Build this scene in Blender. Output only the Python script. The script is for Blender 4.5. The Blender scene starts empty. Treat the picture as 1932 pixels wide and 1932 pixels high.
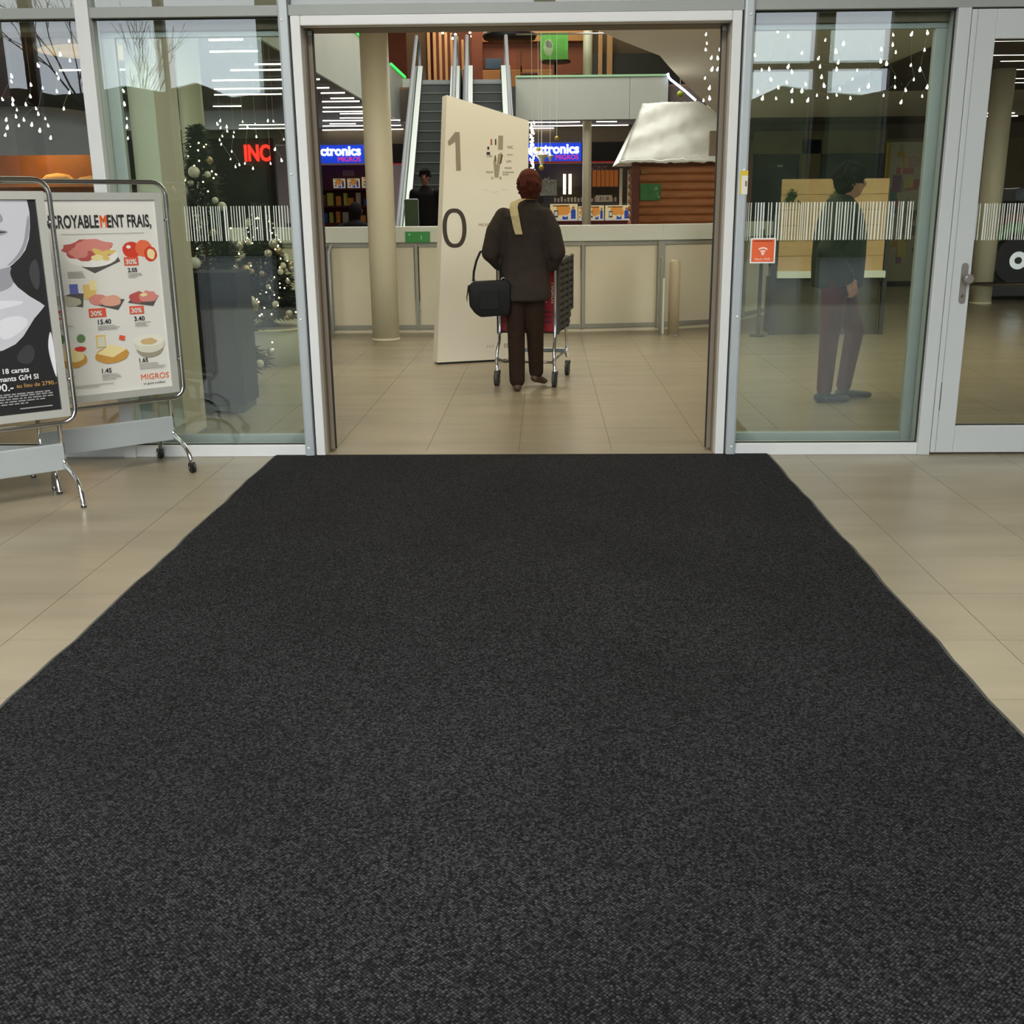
import bpy, bmesh, math, random
from mathutils import Vector, Matrix, Euler
random.seed(7)
scene = bpy.context.scene
col = scene.collection
PI = math.pi

# ------------------------------------------------------------------ camera
cam = bpy.data.cameras.new('camera')
cam.sensor_width = 36.0
cam.lens = 2030.0 / 1932.0 * 36.0
cam.shift_x = (966.0 - 985.0) / 1932.0
cam.clip_end = 300
camo = bpy.data.objects.new('camera', cam)
col.objects.link(camo)
def cam_matrix(pitch, roll, yaw, loc):
    cy, sy = math.cos(yaw), math.sin(yaw)
    Rz = Matrix(((cy, -sy, 0), (sy, cy, 0), (0, 0, 1)))
    B = Matrix(((1, 0, 0), (0, 0, -1), (0, 1, 0)))
    cp, sp = math.cos(pitch), math.sin(pitch)
    Rp = Matrix(((1, 0, 0), (0, cp, -sp), (0, sp, cp)))
    cr, sr = math.cos(roll), math.sin(roll)
    Rr = Matrix(((cr, -sr, 0), (sr, cr, 0), (0, 0, 1)))
    R = Rr @ Rp @ B @ Rz            # world -> (right, down, forward)
    M = Matrix((R[0], -R[1], -R[2])).transposed().to_4x4()
    M.translation = Vector(loc)
    return M
camo.matrix_world = cam_matrix(0.275903, -0.008484, -0.022838, (0, -6.19327, 1.4))
scene.camera = camo

# ------------------------------------------------------------------ colour management
vs = scene.view_settings
scene.display_settings.display_device = 'sRGB'
vs.view_transform = 'Standard'
vs.look = 'None'
vs.gamma = 1.0
vs.use_curve_mapping = False
vs.exposure = 0.0

# ------------------------------------------------------------------ world: even overcast sky
world = bpy.data.worlds.new('overcast_sky')
scene.world = world
world.use_nodes = True
wn = world.node_tree
bg = wn.nodes['Background']
bg.inputs['Color'].default_value = (0.86, 0.93, 1.0, 1)
bg.inputs['Strength'].default_value = 5.8

def area(name, loc, size, power, color, rot=(0, 0, 0), sy=None):
    L = bpy.data.lights.new(name, 'AREA')
    L.energy = power
    L.color = color
    L.shape = 'RECTANGLE'
    L.size = size
    L.size_y = sy or size
    o = bpy.data.objects.new(name, L)
    o.location = loc
    o.rotation_euler = rot
    col.objects.link(o)
    return o
WARM = (1.0, 0.91, 0.72)
WHITE = (1.0, 0.95, 0.86)
area('mall_entrance_fill', (0.0, 2.8, 3.17), 5.0, 94, WARM, sy=2.6)  # added fill light, out of view behind the lintel; not a real ceiling panel
area('mall_right_fill', (5.5, 4.2, 3.17), 4.0, 100, WARM, sy=2.0)  # unseen fill added to brighten the right aisle
area('mall_left_fill', (-5.5, 3.2, 3.17), 3.0, 60, WARM, sy=2.0)  # same kind of added fill, for the left aisle
area('atrium_fill', (-0.8, 12.5, 7.8), 5.0, 900, (1.0, 0.99, 0.93), sy=9.0)  # added fill high over the void, standing in for unseen light from above
area('upper_shop_light', (-1.0, 23.5, 6.9), 5.0, 230, (1.0, 0.82, 0.6), sy=2.0)
area('electronics_shop_light', (-1.5, 22.5, 3.05), 9.0, 150, WHITE, sy=2.0)
area('vestibule_ceiling_lamp', (-1.0, -5.0, 4.9), 3.0, 415, (1.0, 0.97, 0.92), sy=2.0)

# ------------------------------------------------------------------ materials
def lin(c):
    return tuple(((v / 255.0) / 12.92 if v / 255.0 <= 0.04045 else ((v / 255.0 + 0.055) / 1.055) ** 2.4) for v in c)
MATS = {}
def mat(name, rgb, rough=0.6, metal=0.0, var=0.0, scale=8.0, bump=0.0, bscale=60.0, emit=0.0, spec=0.5, rnd=0.0, stretch=(1, 1, 1)):
    if name in MATS:
        return MATS[name]
    m = bpy.data.materials.new(name)
    m.use_nodes = True
    nt = m.node_tree
    p = nt.nodes['Principled BSDF']
    c = lin(rgb)
    p.inputs['Base Color'].default_value = (*c, 1)
    p.inputs['Roughness'].default_value = rough
    p.inputs['Metallic'].default_value = metal
    p.inputs['Specular IOR Level'].default_value = spec
    if emit:
        p.inputs['Emission Color'].default_value = (*c, 1)
        p.inputs['Emission Strength'].default_value = emit
    tc = None
    if var or bump:
        geo = nt.nodes.new('ShaderNodeNewGeometry')
        mp = nt.nodes.new('ShaderNodeMapping')
        mp.inputs['Scale'].default_value = stretch
        nt.links.new(geo.outputs['Position'], mp.inputs['Vector'])
        tc = mp.outputs['Vector']
    src = None
    if var:
        n = nt.nodes.new('ShaderNodeTexNoise')
        n.inputs['Scale'].default_value = scale
        n.inputs['Detail'].default_value = 5
        nt.links.new(tc, n.inputs['Vector'])
        mr = nt.nodes.new('ShaderNodeMapRange')
        mr.inputs['From Min'].default_value = 0.3
        mr.inputs['From Max'].default_value = 0.7
        mr.inputs['To Min'].default_value = 1 - var
        mr.inputs['To Max'].default_value = 1 + var
        nt.links.new(n.outputs['Fac'], mr.inputs['Value'])
        src = mr.outputs['Result']
    if rnd:
        oi = nt.nodes.new('ShaderNodeObjectInfo')
        mr2 = nt.nodes.new('ShaderNodeMapRange')
        mr2.inputs['To Min'].default_value = 1 - rnd
        mr2.inputs['To Max'].default_value = 1 + rnd
        nt.links.new(oi.outputs['Random'], mr2.inputs['Value'])
        if src:
            mm = nt.nodes.new('ShaderNodeMath')
            mm.operation = 'MULTIPLY'
            nt.links.new(src, mm.inputs[0])
            nt.links.new(mr2.outputs['Result'], mm.inputs[1])
            src = mm.outputs[0]
        else:
            src = mr2.outputs['Result']
    if src:
        vm = nt.nodes.new('ShaderNodeVectorMath')
        vm.operation = 'SCALE'
        vm.inputs[0].default_value = c
        nt.links.new(src, vm.inputs['Scale'])
        nt.links.new(vm.outputs['Vector'], p.inputs['Base Color'])
    if bump:
        n2 = nt.nodes.new('ShaderNodeTexNoise')
        n2.inputs['Scale'].default_value = bscale
        n2.inputs['Detail'].default_value = 3
        nt.links.new(tc, n2.inputs['Vector'])
        b = nt.nodes.new('ShaderNodeBump')
        b.inputs['Strength'].default_value = bump
        b.inputs['Distance'].default_value = 0.01
        nt.links.new(n2.outputs['Fac'], b.inputs['Height'])
        nt.links.new(b.outputs['Normal'], p.inputs['Normal'])
    MATS[name] = m
    return m

def glass_mat(name, tint, ior=1.5, gain=1.5):
    m = bpy.data.materials.new(name)
    m.use_nodes = True
    nt = m.node_tree
    for n in list(nt.nodes):
        nt.nodes.remove(n)
    out = nt.nodes.new('ShaderNodeOutputMaterial')
    tr = nt.nodes.new('ShaderNodeBsdfTransparent')
    tr.inputs['Color'].default_value = (*tint, 1)
    gl = nt.nodes.new('ShaderNodeBsdfGlossy')
    gl.inputs['Roughness'].default_value = 0.0
    gl.inputs['Color'].default_value = (0.95, 0.98, 1.0, 1)
    fr = nt.nodes.new('ShaderNodeFresnel')
    fr.inputs['IOR'].default_value = ior
    mu = nt.nodes.new('ShaderNodeMath')
    mu.operation = 'MULTIPLY'
    mu.use_clamp = True
    mu.inputs[1].default_value = gain
    nt.links.new(fr.outputs['Fac'], mu.inputs[0])
    mx = nt.nodes.new('ShaderNodeMixShader')
    nt.links.new(mu.outputs[0], mx.inputs['Fac'])
    nt.links.new(tr.outputs[0], mx.inputs[1])
    nt.links.new(gl.outputs[0], mx.inputs[2])
    nt.links.new(mx.outputs[0], out.inputs['Surface'])
    MATS[name] = m
    return m
GLASS = glass_mat('window_glass', (0.90, 0.945, 0.90))
def clear_mat():
    m = bpy.data.materials.new('glass_inner_face')
    m.use_nodes = True
    nt = m.node_tree
    nt.nodes.remove(nt.nodes['Principled BSDF'])
    tr = nt.nodes.new('ShaderNodeBsdfTransparent')
    tr.inputs['Color'].default_value = (0.97, 0.99, 0.97, 1)
    nt.links.new(tr.outputs[0], nt.nodes['Material Output'].inputs['Surface'])
    return m
GLASS_IN = clear_mat()

# woven carpet
def carpet():
    m = bpy.data.materials.new('charcoal_loop_carpet')
    m.use_nodes = True
    nt = m.node_tree
    p = nt.nodes['Principled BSDF']
    p.inputs['Roughness'].default_value = 0.95
    p.inputs['Specular IOR Level'].default_value = 0.15
    geo = nt.nodes.new('ShaderNodeNewGeometry')
    mp = nt.nodes.new('ShaderNodeMapping')
    mp.inputs['Rotation'].default_value = (0, 0, math.radians(45))
    nt.links.new(geo.outputs['Position'], mp.inputs['Vector'])
    v = nt.nodes.new('ShaderNodeTexVoronoi')
    v.inputs['Scale'].default_value = 150
    v.inputs['Randomness'].default_value = 0.35
    nt.links.new(mp.outputs['Vector'], v.inputs['Vector'])
    n = nt.nodes.new('ShaderNodeTexNoise')
    n.inputs['Scale'].default_value = 1.6
    n.inputs['Detail'].default_value = 6
    nt.links.new(geo.outputs['Position'], n.inputs['Vector'])
    n2 = nt.nodes.new('ShaderNodeTexNoise')
    n2.inputs['Scale'].default_value = 70
    n2.inputs['Detail'].default_value = 2
    nt.links.new(geo.outputs['Position'], n2.inputs['Vector'])
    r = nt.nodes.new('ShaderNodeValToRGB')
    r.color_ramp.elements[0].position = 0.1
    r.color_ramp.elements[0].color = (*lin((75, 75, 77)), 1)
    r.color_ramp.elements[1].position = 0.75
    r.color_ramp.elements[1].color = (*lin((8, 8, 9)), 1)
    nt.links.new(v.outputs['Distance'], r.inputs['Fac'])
    # loops differ in yarn shade
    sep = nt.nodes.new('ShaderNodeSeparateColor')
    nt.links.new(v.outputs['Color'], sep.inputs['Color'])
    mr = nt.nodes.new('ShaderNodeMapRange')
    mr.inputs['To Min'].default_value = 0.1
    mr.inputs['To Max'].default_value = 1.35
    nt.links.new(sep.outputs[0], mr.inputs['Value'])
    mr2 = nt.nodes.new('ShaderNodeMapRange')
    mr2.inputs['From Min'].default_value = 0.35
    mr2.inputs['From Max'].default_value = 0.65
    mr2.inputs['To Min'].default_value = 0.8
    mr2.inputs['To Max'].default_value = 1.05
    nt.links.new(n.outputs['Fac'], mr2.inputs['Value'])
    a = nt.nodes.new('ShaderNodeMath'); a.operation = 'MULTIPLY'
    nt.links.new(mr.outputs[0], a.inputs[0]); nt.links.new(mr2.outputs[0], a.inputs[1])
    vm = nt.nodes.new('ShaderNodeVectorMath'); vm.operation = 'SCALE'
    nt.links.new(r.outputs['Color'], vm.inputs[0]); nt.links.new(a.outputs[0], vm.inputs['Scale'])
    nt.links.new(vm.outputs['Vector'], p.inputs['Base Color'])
    b = nt.nodes.new('ShaderNodeBump')
    b.invert = True
    b.inputs['Strength'].default_value = 0.9
    b.inputs['Distance'].default_value = 0.004
    nt.links.new(v.outputs['Distance'], b.inputs['Height'])
    nt.links.new(b.outputs['Normal'], p.inputs['Normal'])
    return m
CARPET = carpet()

ALU = mat('brushed_aluminium_frame', (168, 174, 174), 0.45, 0.25, var=0.03, scale=3)
BEAMM = mat('grey_beam_coating', (146, 150, 144), 0.5, 0.0, var=0.03, scale=3)
ALUW = mat('powder_coated_light_grey_frame', (206, 207, 204), 0.5, 0.0, var=0.03, scale=3)
ALUD = mat('dark_grey_metal_strip', (134, 140, 142), 0.4, 0.4)
GASKET = mat('black_rubber_gasket', (28, 28, 28), 0.7)
CHROME = mat('chrome_tube', (205, 205, 205), 0.16, 1.0)
STEEL = mat('galvanised_steel', (150, 155, 155), 0.35, 0.6, var=0.06, scale=6)
TILE = mat('beige_stone_tile', (142, 132, 110), 0.30, var=0.13, scale=2.2, rnd=0.025, spec=0.45, stretch=(0.6, 2.2, 1))
GROUT = mat('tile_grout', (104, 95, 80), 0.8)
CREAM = mat('cream_laminate', (205, 196, 170), 0.5, var=0.02, scale=3)
OFFWHITE = mat('off_white_ledge', (208, 210, 196), 0.45, var=0.02, scale=3)
COLUMN = mat('beige_painted_column', (212, 204, 176), 0.5, var=0.02, scale=2)
PANELGREY = mat('pale_grey_fascia_panel', (166, 170, 160), 0.5, var=0.015, scale=2)
CEILBEIGE = mat('beige_plaster_ceiling', (228, 220, 204), 0.8, var=0.02, scale=2)
CEILDARK = mat('dark_brown_slatted_ceiling', (88, 76, 68), 0.8, var=0.06, scale=3)
BROWNREV = mat('brown_grey_reveal', (120, 108, 90), 0.6)
BLACK = mat('matt_black', (22, 22, 24), 0.55)
DARKGREY = mat('dark_grey_plastic', (52, 52, 52), 0.5)
WHITE_M = mat('white_print', (222, 222, 216), 0.5)

# ------------------------------------------------------------------ mesh helpers
class MB:
    def __init__(self):
        self.v = []; self.f = []; self.m = []; self.s = []
    def add(self, vs, fs, mi=0, smooth=False):
        o = len(self.v)
        self.v += [tuple(p) for p in vs]
        for f in fs:
            self.f.append([i + o for i in f]); self.m.append(mi); self.s.append(smooth)
        return self
    def box(self, x0, x1, y0, y1, z0, z1, mi=0, front=None):
        vs = [(x0, y0, z0), (x1, y0, z0), (x1, y1, z0), (x0, y1, z0), (x0, y0, z1), (x1, y0, z1), (x1, y1, z1), (x0, y1, z1)]
        fs = [(0, 3, 2, 1), (4, 5, 6, 7), (0, 1, 5, 4), (1, 2, 6, 5), (2, 3, 7, 6), (3, 0, 4, 7)]
        o = len(self.v)
        self.v += vs
        for i, f in enumerate(fs):
            self.f.append([k + o for k in f]); self.s.append(False)
            self.m.append(front if (front is not None and i == 2) else mi)
        return self
    def rbox(self, x0, x1, y0, y1, z0, z1, b=0.01, mi=0):
        # box with chamfered edges
        bm = bmesh.new()
        bmesh.ops.create_cube(bm, size=1)
        for v in bm.verts:
            v.co = Vector((x0 if v.co.x < 0 else x1, y0 if v.co.y < 0 else y1, z0 if v.co.z < 0 else z1))
        bmesh.ops.bevel(bm, geom=bm.edges[:], offset=b, segments=2, affect='EDGES', profile=0.6)
        bm.verts.index_update()
        self.add([v.co[:] for v in bm.verts], [[v.index for v in f.verts] for f in bm.faces], mi)
        bm.free()
        return self
    def tube(self, pts, r, n=10, mi=0, caps=True, closed=False, smooth=True):
        P = [Vector(p) for p in pts]
        N = len(P)
        rs = r if isinstance(r, (list, tuple)) else [r] * N
        o = len(self.v)
        up = None
        for i in range(N):
            if closed:
                t = (P[(i + 1) % N] - P[i - 1])
            else:
                t = P[min(i + 1, N - 1)] - P[max(i - 1, 0)]
            t = t.normalized() if t.length > 1e-9 else Vector((0, 0, 1))
            if up is None:
                up = Vector((0, 0, 1)) if abs(t.z) < 0.9 else Vector((0, 1, 0))
            a = t.cross(up)
            if a.length < 1e-6:
                up = Vector((1, 0, 0)); a = t.cross(up)
            a.normalize()
            b = a.cross(t).normalized()
            up = b
            for k in range(n):
                an = 2 * PI * k / n
                self.v.append(tuple(P[i] + (a * math.cos(an) + b * math.sin(an)) * rs[i]))
        segs = N if closed else N - 1
        for i in range(segs):
            i2 = (i + 1) % N
            for k in range(n):
                k2 = (k + 1) % n
                self.f.append([o + i * n + k, o + i * n + k2, o + i2 * n + k2, o + i2 * n + k]); self.m.append(mi); self.s.append(smooth)
        if caps and not closed:
            self.f.append([o + k for k in range(n)]); self.m.append(mi); self.s.append(False)
            self.f.append([o + (N - 1) * n + k for k in range(n - 1, -1, -1)]); self.m.append(mi); self.s.append(False)
        return self
    def lathe(self, c, prof, n=20, mi=0, smooth=True):
        o = len(self.v)
        for (r, z) in prof:
            for k in range(n):
                an = 2 * PI * k / n
                self.v.append((c[0] + r * math.cos(an), c[1] + r * math.sin(an), c[2] + z))
        for i in range(len(prof) - 1):
            for k in range(n):
                k2 = (k + 1) % n
                self.f.append([o + i * n + k, o + i * n + k2, o + (i + 1) * n + k2, o + (i + 1) * n + k]); self.m.append(mi); self.s.append(smooth)
        self.f.append([o + k for k in range(n - 1, -1, -1)]); self.m.append(mi); self.s.append(False)
        e = o + (len(prof) - 1) * n
        self.f.append([e + k for k in range(n)]); self.m.append(mi); self.s.append(False)
        return self
    def prism_xy(self, poly, z0, z1, mi=0):
        n = len(poly); o = len(self.v)
        self.v += [(x, y, z0) for x, y in poly] + [(x, y, z1) for x, y in poly]
        self.f.append([o + i for i in range(n - 1, -1, -1)]); self.f.append([o + n + i for i in range(n)])
        self.m += [mi, mi]; self.s += [False, False]
        for i in range(n):
            j = (i + 1) % n
            self.f.append([o + i, o + j, o + n + j, o + n + i]); self.m.append(mi); self.s.append(False)
        return self
    def prism_xz(self, poly, y0, y1, mi=0):
        n = len(poly); o = len(self.v)
        self.v += [(x, y0, z) for x, z in poly] + [(x, y1, z) for x, z in poly]
        self.f.append([o + i for i in range(n)]); self.f.append([o + n + i for i in range(n - 1, -1, -1)])
        self.m += [mi, mi]; self.s += [False, False]
        for i in range(n):
            j = (i + 1) % n
            self.f.append([o + j, o + i, o + n + i, o + n + j]); self.m.append(mi); self.s.append(False)
        return self
    def sphere(self, c, r, nu=12, nv=8, mi=0):
        rx, ry, rz = r if isinstance(r, (list, tuple)) else (r, r, r)
        o = len(self.v)
        self.v.append((c[0], c[1], c[2] + rz))
        for j in range(1, nv):
            th = PI * j / nv
            for k in range(nu):
                an = 2 * PI * k / nu
                self.v.append((c[0] + rx * math.sin(th) * math.cos(an), c[1] + ry * math.sin(th) * math.sin(an), c[2] + rz * math.cos(th)))
        self.v.append((c[0], c[1], c[2] - rz))
        e = len(self.v) - 1
        for k in range(nu):
            k2 = (k + 1) % nu
            self.f.append([o, o + 1 + k, o + 1 + k2]); self.f.append([e, o + 1 + (nv - 2) * nu + k2, o + 1 + (nv - 2) * nu + k])
            self.m += [mi, mi]; self.s += [True, True]
            for j in range(nv - 2):
                a = o + 1 + j * nu
                self.f.append([a + k, a + nu + k, a + nu + k2, a + k2]); self.m.append(mi); self.s.append(True)
        return self
    def mesh(self, name, mats):
        me = bpy.data.meshes.new(name)
        me.from_pydata(self.v, [], self.f)
        for m in (mats if isinstance(mats, (list, tuple)) else [mats]):
            me.materials.append(m)
        me.polygons.foreach_set('material_index', self.m)
        me.polygons.foreach_set('use_smooth', self.s)
        me.update()
        return me
    def build(self, name, mats, parent=None, loc=(0, 0, 0), rot=(0, 0, 0)):
        return link(name, self.mesh(name, mats), parent, loc, rot)

def link(name, me, parent=None, loc=(0, 0, 0), rot=(0, 0, 0)):
    o = bpy.data.objects.new(name, me)
    col.objects.link(o)
    o.location = loc; o.rotation_euler = rot
    if parent:
        o.parent = parent
    return o
def tag(o, label, cat, group=None):
    o['label'] = label; o['category'] = cat
    if group:
        o['group'] = group
    return o
def thing(name, label, cat, loc=(0, 0, 0), rz=0.0, group=None):
    o = bpy.data.objects.new(name, None)
    o.empty_display_size = 0.1
    col.objects.link(o)
    o.location = loc; o.rotation_euler = (0, 0, rz)
    return tag(o, label, cat, group)
def struct(o, label=None):
    o['kind'] = 'structure'
    if label:
        o['label'] = label
    return o
def sempty(name, label=None, loc=(0, 0, 0)):
    o = bpy.data.objects.new(name, None)
    o.empty_display_size = 0.1
    col.objects.link(o); o.location = loc
    return struct(o, label)
def copy_tree(o, parent=None):
    c = o.copy(); col.objects.link(c); c.parent = parent
    for ch in list(o.children):
        copy_tree(ch, c)
    return c
def text_mesh(name, s, size, depth=0.0006, bold=0.0, width=1.0, align='LEFT', spacing=1.0):
    cu = bpy.data.curves.new(name, 'FONT')
    cu.body = s; cu.size = size; cu.extrude = depth; cu.offset = bold
    cu.align_x = align; cu.align_y = 'BOTTOM_BASELINE'; cu.space_character = spacing
    cu.resolution_u = 3
    o = bpy.data.objects.new(name, cu)
    col.objects.link(o)
    dg = bpy.context.evaluated_depsgraph_get()
    me = bpy.data.meshes.new_from_object(o.evaluated_get(dg))
    bpy.data.objects.remove(o)
    bpy.data.curves.remove(cu)
    if width != 1.0:
        for v in me.vertices:
            v.co.x *= width
    return me
def text(name, s, size, m, parent, loc, rz=0.0, roll=0.0, **k):
    """lettering standing upright: text plane faces local -Y"""
    me = text_mesh(name, s, size, **k)
    me.materials.clear(); me.materials.append(m)
    me.transform(Matrix.Rotation(PI / 2, 4, 'X') @ Matrix.Rotation(roll, 4, 'Z'))
    return link(name, me, parent, loc, (0, 0, rz))

# ------------------------------------------------------------------ floor
floor = sempty('floor', 'beige stone tiled floor of the entrance and mall')
sub = MB()
sub.box(-12, 14, -10, 21, -0.10, -0.004)
sub.build('floor_bed', GROUT, floor)
TW, TL = 0.5555, 0.45
X0, Y0 = -0.16, -1.93
tile_me = MB().box(0.0012, TW - 0.0012, 0.0012, TL - 0.0012, -0.02, 0.0).mesh('tile', TILE)
far = MB()
ntile = 0
for i in range(-21, 26):
    for j in range(-18, 52):
        x, y = X0 + i * TW, Y0 + j * TL
        if not (-11.5 < x < 13.5 and -10 < y < 20.5):
            continue
        near = (y > -3.8 and y < -0.2 and (-3.1 < x < -1.5 or 0.9 < x < 2.9)) or (-0.5 < y < 6.4 and -2.5 < x < 2.6) or (y > -0.5 and y < 3 and 2.6 <= x < 4.0)
        if near and ntile < 300:
            link('tile', tile_me, floor, (x, y, 0)); ntile += 1
        else:
            far.box(x + 0.0012, x + TW - 0.0012, y + 0.0012, y + TL - 0.0012, -0.02, 0.0)
t = far.build('tile_field', TILE, floor)
t['kind'] = 'stuff'

# entrance mat
matt = thing('entrance_mat', 'large charcoal loop carpet mat leading up to the open door', 'mat', (0, 0, 0))
def mat_edge(side):
    pts = []
    for k in range(41):
        y = -0.045 - k * 0.1475
        pts.append(((-1.585 if side < 0 else 1.285) + 0.004 * math.sin(k * 1.1) + 0.003 * math.sin(k * 2.7 + 1), y))
    return pts
le, re_ = mat_edge(-1), mat_edge(1)
m = MB(); 
n = len(le)
vs = [(x, y, 0.011) for x, y in le] + [(x, y, 0.011) for x, y in re_] + [(x, y, 0.0005) for x, y in le] + [(x, y, 0.0005) for x, y in re_]
fs = []
for k in range(n - 1):
    fs.append((k, k + 1, n + k + 1, n + k))
    fs.append((k, 2 * n + k, 2 * n + k + 1, k + 1)); fs.append((n + k, n + k + 1, 3 * n + k + 1, 3 * n + k))
fs.append((0, n, 3 * n, 2 * n)); fs.append((n - 1, 3 * n - 1, 4 * n - 1, 2 * n - 1))
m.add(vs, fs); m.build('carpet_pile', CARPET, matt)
RUB = mat('grey_rubber_mat_border', (70, 70, 66), 0.7)
for e, s in ((le, -1), (re_, 1)):
    m = MB(); vs = []; fs = []
    for k, (x, y) in enumerate(e):
        vs += [(x, y, 0.0085), (x + s * 0.017, y, 0.0035), (x + s * 0.019, y, 0.0002), (x, y, 0.0002)]
        if k:
            a, b = 4 * (k - 1), 4 * k
            for q in range(4):
                fs.append((a + q, a + (q + 1) % 4, b + (q + 1) % 4, b + q))
    fs += [(0, 1, 2, 3), tuple(4 * (len(e) - 1) + q for q in (3, 2, 1, 0))]
    m.add(vs, fs); m.build('rubber_border', RUB, matt)

# ------------------------------------------------------------------ entrance facade (y = 0)
def pane(parent, x0, x1, z0, z1, y=-0.004):
    return MB().box(x0, x1, y, y + 0.008, z0, z1, 1, front=0).build('glass_pane', [GLASS, GLASS_IN], parent)
FB = 2.383      # underside of the transom beam
def bar(parent, name, x0, x1, y0, y1, z0, z1, m, b=0.004):
    return MB().rbox(x0, x1, y0, y1, z0, z1, b).build(name, m, parent)

# left fixed windows
def window(n, x0, x1, label, top=FB, bot=0.067):
    w = sempty('window_%d' % n, label)
    pane(w, x0, x1, bot, top)
    bar(w, 'bottom_rail', x0, x1, -0.04, 0.05, 0.0, bot, ALUW)
    bar(w, 'gasket_strip', x0, x1, -0.012, -0.004, bot, bot + 0.007, GASKET, 0.001)
    bar(w, 'gasket_strip', x0, x1, -0.012, -0.004, top - 0.007, top, GASKET, 0.001)
    return w
w1 = window(1, -4.0, -2.483, 'tall fixed shop front window at the far left behind the poster stands')
w2 = window(2, -2.41, -1.407, 'tall fixed window left of the open doorway with white stripe film')
w3 = window(3, 1.10, 2.155, 'tall fixed window right of the open doorway with orange sticker')
bar(w3, 'gasket_strip', 2.147, 2.155, -0.014, -0.004, 0.07, FB, GASKET, 0.001)
# transom panes above the beam
tr = sempty('window_4', 'row of transom panes above the entrance beam')
for x0, x1 in ((-4.0, -2.483), (-2.41, -1.407), (-1.353, 1.045), (1.10, 2.155), (2.2, 4.0)):
    pane(tr, x0, x1, 2.435, 3.25)
beam = sempty('trim_1', 'grey aluminium transom beam above windows and door')
for x0, x1 in ((-4.0, -2.483), (-2.41, -1.407), (-1.353, 1.045), (1.10, 4.0)):
    bar(beam, 'beam_length', x0, x1, -0.045, 0.07, FB, 2.436, BEAMM)
bar(beam, 'head_beam', -4.0, 4.0, -0.05, 0.2, 3.25, 3.45, ALU)
# mullions
mu = sempty('trim_2', 'slim white mullion between the two left windows')
bar(mu, 'mullion', -2.483, -2.41, -0.06, 0.09, 0.0, 3.25, ALUW)
def door_post(n, xa, xb, sgn, label):
    p = sempty('trim_%d' % n, label)
    bar(p, 'post', xa, xb, -0.065, 0.1, 0.0, 3.25, ALU, 0.012)
    for z in (0.055, 0.80, 1.585, 2.36):
        m = MB(); m.lathe((0, 0, 0), [(0.0075, 0), (0.0075, 0.002), (0.004, 0.004)], 12)
        m.build('screw_cap', WHITE_M, p, ((xa + xb) / 2 + 0.004 * sgn, -0.0655, z), (PI / 2, 0, 0))
    return p
door_post(3, -1.407, -1.353, -1, 'slim aluminium post left of the doorway with round caps')
dp = door_post(4, 1.045, 1.10, 1, 'slim aluminium post right of the doorway with round caps')

# door frame of the sliding entrance
d1 = sempty('door_1', 'open automatic sliding entrance with light grey frame')
FRONT = mat('door_frame_light_grey', (210, 210, 206), 0.45, var=0.03, scale=3)
m = MB(); m.rbox(-1.344, -1.292, -0.05, 0.04, 0.0, 2.383, 0.006); m.build('door_jamb', FRONT, d1)
m = MB(); m.rbox(0.985, 1.036, -0.05, 0.04, 0.0, 2.383, 0.006); m.build('door_jamb', FRONT, d1)
m = MB(); m.rbox(-1.292, 0.985, -0.05, 0.04, 2.333, 2.383, 0.006); m.build('door_head', FRONT, d1)
for x0, x1 in ((-1.353, -1.344), (1.036, 1.045)):
    bar(d1, 'shadow_joint', x0, x1, -0.02, 0.04, 0, 2.383, GASKET, 0.001)
bar(d1, 'reveal', -1.344, -1.285, 0.04, 0.21, 0.0, 2.40, BROWNREV)
bar(d1, 'reveal', 0.978, 1.036, 0.04, 0.21, 0.0, 2.40, BROWNREV)
bar(d1, 'threshold', -1.29, 0.985, -0.045, 0.06, 0.0005, 0.004, TILE, 0.001)
# parked sliding leaves behind the fixed windows
def leaf(x0, x1, wl, wr, ml, mr):
    f = bar(d1, 'leaf_bottom_rail', x0 + wl, x1 - wr, 0.10, 0.145, 0.012, 0.105, ALU)
    bar(d1, 'leaf_top_rail', x0, x1, 0.10, 0.145, 2.305, 2.333, ALU)
    bar(d1, 'leaf_stile', x0, x0 + wl, 0.10, 0.145, 0.0125, 2.305, ml)
    bar(d1, 'leaf_stile', x1 - wr, x1, 0.10, 0.145, 0.0125, 2.305, mr)
    MB().box(x0 + wl, x1 - wr, 0.118, 0.126, 0.105, 2.305, 1, front=0).build('leaf_glass', [GLASS, GLASS_IN], d1)
leaf(-2.43, -1.262, 0.085, 0.05, ALU, BROWNREV)
leaf(0.955, 2.185, 0.05, 0.09, BROWNREV, ALU)
bar(d1, 'leaf_seal', -1.262, -1.2575, 0.105, 0.14, 0.012, 2.33, GASKET, 0.002)
bar(d1, 'leaf_seal', 0.9505, 0.955, 0.105, 0.14, 0.012, 2.33, GASKET, 0.002)
# operator box over door and windows, inside
lint = struct(bar(None, 'trim_5', -4.0, 4.0, 0.075, 0.245, 2.335, 2.62, BROWNREV), 'brown grey door operator box along the inside of the entrance')

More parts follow.
